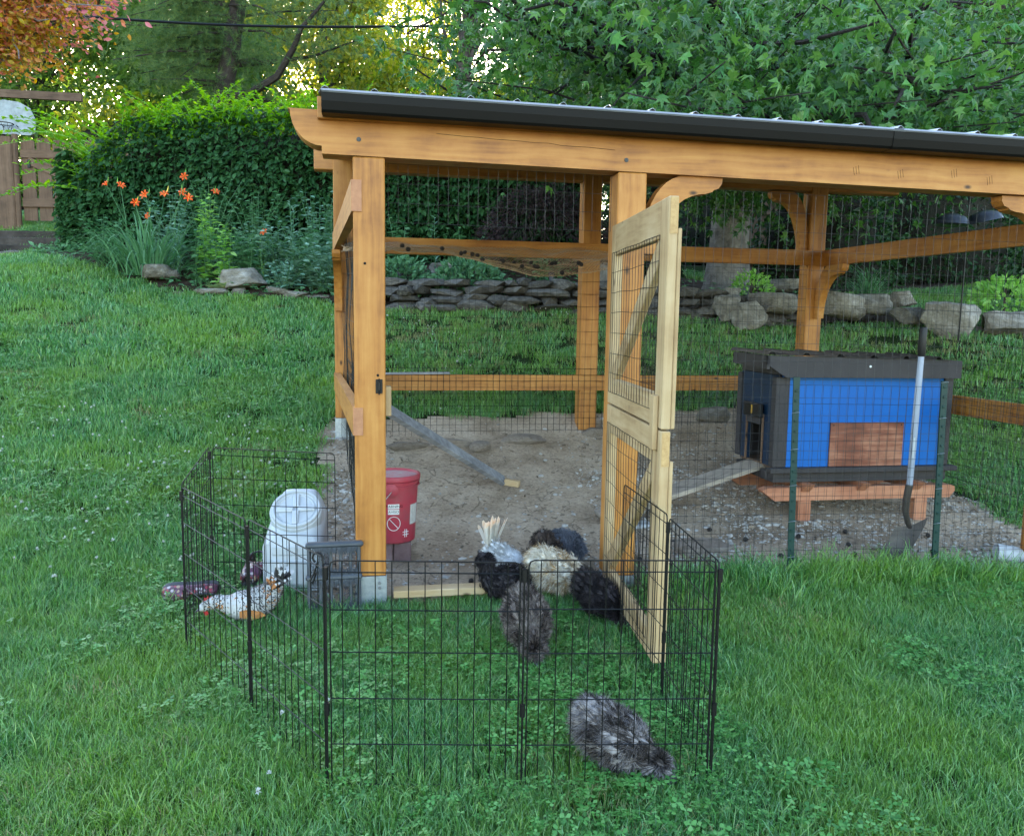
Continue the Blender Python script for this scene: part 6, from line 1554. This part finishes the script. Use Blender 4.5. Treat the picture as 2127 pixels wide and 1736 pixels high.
for t in tips:
    h = max(2.2, min(8.5, (t.z-Lc.z)*.9+random.uniform(-.4, 1.6))); i_ = 3 if h < 4 else (4 if h < 6.5 else 5); f = (h-T0[i_].z)/(T0[i_+1].z-T0[i_].z); a = Lc+T0[i_].lerp(T0[i_+1], max(0, min(1, f)))
    pts = bend(a, t, .10); pts[-1].z -= .1
    L_ = (t-a).length; r0 = .018+.010*L_ if random.random() < .35 else .012+.004*L_
    brm.tube([p-Lc for p in pts], [max(.004, r0*(1-.88*k/6)) for k in range(7)], 6)
    for q in range(int(70+L_*13)):
        u = random.random()**.6; k = min(int(u*6), 5); p = pts[k].lerp(pts[k+1], u*6-k)
        p = p+Vector((random.gauss(0, .30), random.gauss(0, .30), random.gauss(-.10, .24)))
        if (p.y < 9.2 and p.z < zr(0, run_inv(p.x, p.y)[1])+.18): continue
        P.append(p); D.append((random.gauss(0, .6), random.gauss(-.35, .5), random.gauss(-.75, .4)))
brm.build('branch', M['darkbark'], SG, True)
P = np.array(P); D = np.array(D); S = rng.uniform(.085, .165, len(P))
order = np.argsort(-S*F_PX/np.maximum(P[:, 1], 3)+1e3*(np.abs(P[:, 0]/P[:, 1]-.27) > .36)+1e3*((P[:, 2]-CAM_H)/P[:, 1] > .40)); big, rest = order[:300], order[300:]
Vs, Fs, o_ = [], [], 0
for k_, st_ in enumerate(STARS):
    r_ = rest[k_::4]; V, F = scatter(st_[0], st_[1], P[r_]-np.array(Lc), rot_from(D[r_], rng.normal(0, .8, len(r_))), S[r_][:, None]*np.stack([rng.uniform(.75, 1.1, len(r_)), np.ones(len(r_)), np.ones(len(r_))], 1)); Vs.append(V); Fs += [f_+o_ for f_ in F]; o_ += len(V)
f = np_mesh('foliage', np.concatenate(Vs), Fs, M['sweet'], SG); f['kind'] = 'stuff'
R = rot_from(D[big], rng.normal(0, .5, 300)); lf = {}
for key, mt in (('a', M['sweet']), ('b', M['sweetlight'])):
    lf[key] = []
    for st_ in STARS:
        me = bpy.data.meshes.new('leaf'); me.from_pydata(st_[0], [], [list(map(int, q)) for q in st_[1][0]]); me.materials.append(mt); lf[key].append(me)
for j, i in enumerate(big):
    o = link('leaf', random.choice(lf['b' if random.random() < .22 else 'a']), SG); mm = Matrix(R[j].tolist()).to_4x4(); mm.translation = Vector(P[i])-Lc; o.matrix_local = mm @ Matrix.Scale(S[i], 4)
# copper beech at the upper left
BX = Vector((-9.1, 15.5, gz(-9.1, 15.5))); BE = empty('copper_beech', BX, 0, 'copper beech with pink and golden leaves at the upper left', 'tree')
b = MB(); b.tube([(-2.2, 0, -.1), (-1.7, 0, 1.2), (-.55, 0, 2.9), (-.3, 0, 6)], [.36, .33, .30, .2], 12); 
P = []; D = []
for i in range(150):
    Yb = random.uniform(11.8, 15.6); xb = random.uniform(-.72, -.462); t = Vector((Yb*xb, Yb, CAM_H+Yb*random.uniform(.285 if xb < -.52 else .325, .46))); 
    a = BX+Vector((-.4, 0, random.uniform(2.6, 5.2))); pts = bend(a, t, .08); b.tube([p-BX for p in pts], [.03*(1-.85*k/6)+.003 for k in range(7)], 5)
    for q in range(170):
        u = .25+.75*random.random(); k = min(int(u*6), 5); p = pts[k].lerp(pts[k+1], u*6-k)+Vector((random.gauss(0, .2), random.gauss(0, .2), random.gauss(-.06, .15))); P.append(p-BX); D.append((random.gauss(.5, .6), random.gauss(-.2, .6), random.gauss(-.25, .35)))
b.build('trunk', M['bark'], BE, True)
P = np.array(P); D = np.array(D); q_ = (P[:, 0]+BX.x)/(P[:, 1]+BX.y); k = (q_+rng.normal(0, .03, len(P)) > -.50) & (rng.random(len(P)) < .75)
f = leaves_mesh('foliage', P[~k], D[~k], rng.uniform(.07, .12, (~k).sum()), LEAF, M['beech'], BE); f['kind'] = 'stuff'
f = leaves_mesh('pink_foliage', P[k], D[k], rng.uniform(.07, .12, k.sum()), LEAF, M['pinkleaf'], BE); f['kind'] = 'stuff'
# pine
PX_ = at(462, 190, 24); PI_ = empty('pine_tree', on(PX_.x, 24, -.2), 0, 'tall pine with dark bare limbs and soft needles behind the hedge', 'tree'); Pl = Vector(PI_.location)
tr = MB(); top = at(505, -60, 24); tr.tube([Vector((0, 0, 0)), (PX_-Pl), (at(478, 120, 24)-Pl), (at(485, 70, 24)-Pl), (top-Pl), (top-Pl)+Vector((.5, 0, 4))], [.30, .26, .25, .23, .2, .12], 12); tr.build('trunk', M['darkbark'], PI_, True)
b = MB(); NP = []; ND = []
def pine_limb(px_pts, Y, r0, dens):
    pts = [at(x, y, Y+dy) for x, y, dy in px_pts]; b.tube([p-Pl for p in pts], [r0*(1-.8*i/(len(pts)-1)) for i in range(len(pts))], 6)
    for i in range(dens):
        u = random.random()**.7*(len(pts)-1); k = min(int(u), len(pts)-2); p = pts[k].lerp(pts[k+1], u-k); off = Vector((random.gauss(0, .35), random.gauss(0, .5), random.gauss(.05, .16)))
        NP.append(p+off-Pl); ND.append(off.normalized()+Vector((random.gauss(0, .5), random.gauss(0, .5), .4)))
pine_limb([(470, 205, 0), (520, 195, -.3), (575, 160, -.6), (610, 100, -.8), (625, 60, -1), (660, 20, -1), (700, -30, -1)], 24, .13, 150)
pine_limb([(480, 205, 0), (560, 210, .2), (620, 228, .3), (690, 240, .3)], 24, .09, 160)
pine_limb([(490, 135, 0), (560, 130, .4), (650, 118, .6), (740, 85, .6)], 24, .09, 230)
pine_limb([(478, 120, 0), (430, 70, .3), (390, 30, .4), (350, -10, .4)], 24, .07, 230)
for i in range(38):
    y = random.uniform(-60, 200); x0 = 470+random.uniform(-5, 15); s_ = random.choice((-1, 1, -1)); L_ = random.uniform(90, 260); e = random.uniform(-20, 40)
    if x0+s_*L_ > 640 and y > 60: L_ = 130
    pine_limb([(x0, y, 0), (x0+s_*L_*.5, y+e*.3-8, random.uniform(-1, 1)), (x0+s_*L_, y+e, random.uniform(-1.5, 1.5))], 24, .045, 95)
b.build('limb', M['darkbark'], PI_, True)
NP, ND = np.array(NP), np.array(ND); n = len(NP)
tv = []; tf = []
for k in range(16):
    a = k*2.4; el = random.uniform(.1, 1.2); d = np.array([math.cos(a)*math.cos(el), math.sin(el), math.sin(a)*math.cos(el)]); s_ = np.cross(d, [0.3, .2, 1]); s_ /= np.linalg.norm(s_); i = len(tv); tv += [tuple(-s_*.035), tuple(s_*.035), tuple(d)]; tf.append([i, i+1, i+2])
V, F = scatter(tv, [np.array(tf)], NP, rot_from(ND), rng.uniform(.13, .24, n)); f = np_mesh('needles', V, F, M['pine'], PI_); f['kind'] = 'stuff'
# woodland beyond: separate trees
def wood_tree(name, X, Y, h, R_, mt, label, n=3200, leaf=.33, z0=.25, sparse=1.):
    L0 = on(X, Y, -.2); T = empty(name, L0, 0, label, 'tree', 'trees beyond the hedge'); b = MB(); b.tube([(0, 0, 0), (random.gauss(0, .2), 0, h*.4), (random.gauss(0, .4), 0, h*.9)], [.26, .18, .03], 8)
    P = []; D = []
    for i in range(34):
        u = Vector((random.gauss(0, 1), random.gauss(0, 1), random.gauss(0, 1))).normalized(); c = Vector((u.x*R_*.75, u.y*R_*.75, h*(z0+(1-z0)*.5)+u.z*h*(1-z0)*.46))
        b.tube(bend((0, 0, max(.8, c.z*.6)), c, .08, 4), [.07, .05, .035, .02, .008], 5)
        m_ = int(n*4.2/34); q = rng.normal(0, 1, (m_, 3))*np.array([R_*.24, R_*.24, R_*.19])+np.array(c); P.append(q); D.append(rng.normal(0, 1, (m_, 3))+np.array([0, 0, -.4]))
    b.build('trunk', M['darkbark'], T, True)
    P = np.concatenate(P); f = leaves_mesh('foliage', P, np.concatenate(D), leaf*rng.uniform(.6, 1.1, len(P)), LEAF2, mt, T); f['kind'] = 'stuff'
Yl, Gl = M['backlitleaf'], M['greenleaf']
wood_tree('broadleaf_tree', -11.5, 31, 11, 3.2, Gl, 'green tree behind the copper beech', 3000)
wood_tree('broadleaf_tree', -8.2, 36, 12.5, 3.3, Yl, 'sunlit yellow green tree left of the pine trunk', 3800)
wood_tree('broadleaf_tree', -14.8, 40, 14, 3.8, Yl, 'yellow green tree behind the pergola beam', 3200)
wood_tree('broadleaf_tree', -4.6, 33, 7.2, 2.4, Yl, 'low yellow tree seen under the curved pine limb', 1800)
wood_tree('broadleaf_tree', -5.2, 44, 15, 3.0, Yl, 'tall golden tree behind the pine top', 2400)
wood_tree('broadleaf_tree', -1.9, 30, 6.4, 1.9, Yl, 'small golden tree above the run roof', 1500, .2)
wood_tree('broadleaf_tree', 1.2, 34, 9, 2.6, Gl, 'green tree behind the left edge of the sweetgum', 2200)
wood_tree('broadleaf_tree', 6.5, 24, 10, 3.4, Gl, 'green tree filling the gap behind the sweetgum trunk', 4200)
wood_tree('broadleaf_tree', 12.5, 26, 11, 3.6, Gl, 'green tree behind the sweetgum boughs on the right', 4200)
wood_tree('broadleaf_tree', 18.5, 28, 12, 4., Gl, 'green tree beyond the right edge of the run roof', 3500)
wood_tree('broadleaf_tree', -19, 34, 13, 4.2, Gl, 'green tree at the far left behind the gate', 3500)
for X_, Y_, h_, R_, mt_, lb_ in ((-24, 46, 15, 5, Gl, 'dull green tree furthest left beyond the gate'), (-17, 50, 17, 5, Yl, 'tall yellow green tree far behind the copper beech'), (-10.5, 52, 17, 4.6, Yl, 'tall yellow tree far behind the pine trunk'), (-7.4, 40, 9, 3, Gl, 'green tree behind the tallest hedge shoots'), (1.5, 54, 12, 4, Gl, 'distant tree behind the sweetgum left edge'), (3.2, 22, 9, 2.6, Gl, 'green tree right behind the sweetgum trunk'), (9.5, 20, 9, 3, Gl, 'green tree behind the dark shrubs'), (14.5, 21, 10, 3.2, Gl, 'green tree behind the right end of the run'), (10, 36, 16, 5, Gl, 'distant green tree behind the sweetgum boughs'), (20, 40, 17, 6, Gl, 'distant green tree at the far right')):
    wood_tree('broadleaf_tree', X_, Y_, h_, R_, mt_, lb_, 3200, .3, .06)
wood_tree('broadleaf_tree', -1.2, 9.0+11, 10.5, 1.0, Gl, 'slim yellow green bough left of the sweetgum crown', 900, .16, .55)
def shrub_mass(name, X, Y, rx, ry, h, mt, label, n, leaf=.12):
    L0 = on(X, Y, -.05); T = empty(name, L0, 0, label, 'shrub'); b = MB()
    for i in range(9): b.tube(bend((random.gauss(0, .1), random.gauss(0, .1), 0), (random.uniform(-.7, .7)*rx, random.uniform(-.5, .5)*ry, h*random.uniform(.5, .9)), .1, 4), [.025, .02, .016, .01, .004], 5)
    b.build('stem', M['darkbark'], T)
    MB().lathe([(rx*.72, 0), (rx*.74, h*.3), (rx*.6, h*.6), (rx*.3, h*.75), (.02, h*.78)], 12, Matrix.Diagonal((1, ry/rx, 1, 1))).build('light_block_core', M['coredark'], T)  # dark core added inside the shrub so no sky shows through
    u = rng.normal(0, 1, (n, 3)); u[:, 2] = np.abs(u[:, 2]); u /= np.linalg.norm(u, axis=1, keepdims=True); nz = np.array([[mnoise.noise((a*2.2+X, q*2.2, c*2.2))] for a, q, c in u])
    P = u*np.array([rx, ry, h])*(rng.uniform(.45, 1., (n, 1))**.45)*(1+.3*nz); P[:, 2] *= .98
    lo = rng.random(n) < .3; P[lo, 2] *= rng.random(lo.sum())
    f = leaves_mesh('foliage', P, rng.normal(0, .6, (n, 3))+u*.6+np.array([0, -.2, -.4]), leaf*rng.uniform(.6, 1.1, n), LEAF, mt, T); f['kind'] = 'stuff'
shrub_mass('dark_shrub', 5.0, 13.6, 1.25, .9, 2.35, M['shrub'], 'dark green shrub behind the back corner post', 3800)
shrub_mass('dark_shrub', 7.2, 14.2, 1.5, 1., 2.5, M['shrub'], 'dark green shrub behind the two hanging domes', 4600)
shrub_mass('dark_shrub', 9.6, 14.0, 1.5, 1., 2.6, M['shrub'], 'dark green shrub at the right edge beyond the run', 4000)
shrub_mass('dark_shrub', 7.3, 11.0, .8, .6, 1.5, M['shrub'], 'leafy dark shrub near the right end of the boulders', 2200, .11)
shrub_mass('dark_shrub', 2.1, 14.2, .8, .7, 2.3, M['shrub'], 'dark evergreen bush left of the sweetgum trunk', 2400)
shrub_mass('dark_shrub', 6.4, 17.0, 2.2, 1.2, 3.6, M['shrub'], 'tall dark shrub rising behind the right half of the run', 6000, .14)
shrub_mass('dark_shrub', 10.5, 17.0, 2.4, 1.2, 3.8, M['shrub'], 'tall dark shrub behind the hanging domes near the right edge', 6000, .14)
shrub_mass('dark_shrub', 13.4, 16.0, 2.0, 1.2, 3.6, M['shrub'], 'tall dark shrub beyond the right edge of the run', 4000, .14)
shrub_mass('dark_shrub', 4.1, 18.6, 2.2, 1., 2.6, M['shrub'], 'wide shrub behind the plank fence', 3200, .15)
for X_, Y_, rx_, h_, mk, lb_ in ((-17.5, 26, 3.2, 4.6, 'greenleaf', 'green thicket furthest left beyond the gate'), (-12.6, 27, 2.8, 4.4, 'backlitleaf', 'yellow green thicket behind the basketball backboard'), (-9.2, 26, 2.4, 4.6, 'greenleaf', 'green thicket beyond the left end of the hedge'), (-6.2, 28, 2.6, 4.8, 'backlitleaf', 'sunlit thicket behind the middle of the hedge'), (-3.2, 27, 2.2, 4.4, 'greenleaf', 'green thicket behind the right end of the hedge'), (-.8, 29, 2.2, 4.2, 'backlitleaf', 'golden thicket above the left corner of the run roof')):
    shrub_mass('thicket', X_, Y_, rx_, 1.6, h_, M[mk], lb_, 5200, .26)
# power line
a, c = at(180, 36, 20), at(830, 56, 20); pts = [a.lerp(c, t)+Vector((0, 0, -.35*math.sin(math.pi*t)*.25)) for t in np.linspace(-2.2, 2.4, 40)]
o = MB().tube([p-a for p in pts], .03, 6).build('power_line', M['black']); o.location = a; tag(o, 'black overhead power cable crossing in front of the pine', 'cable')
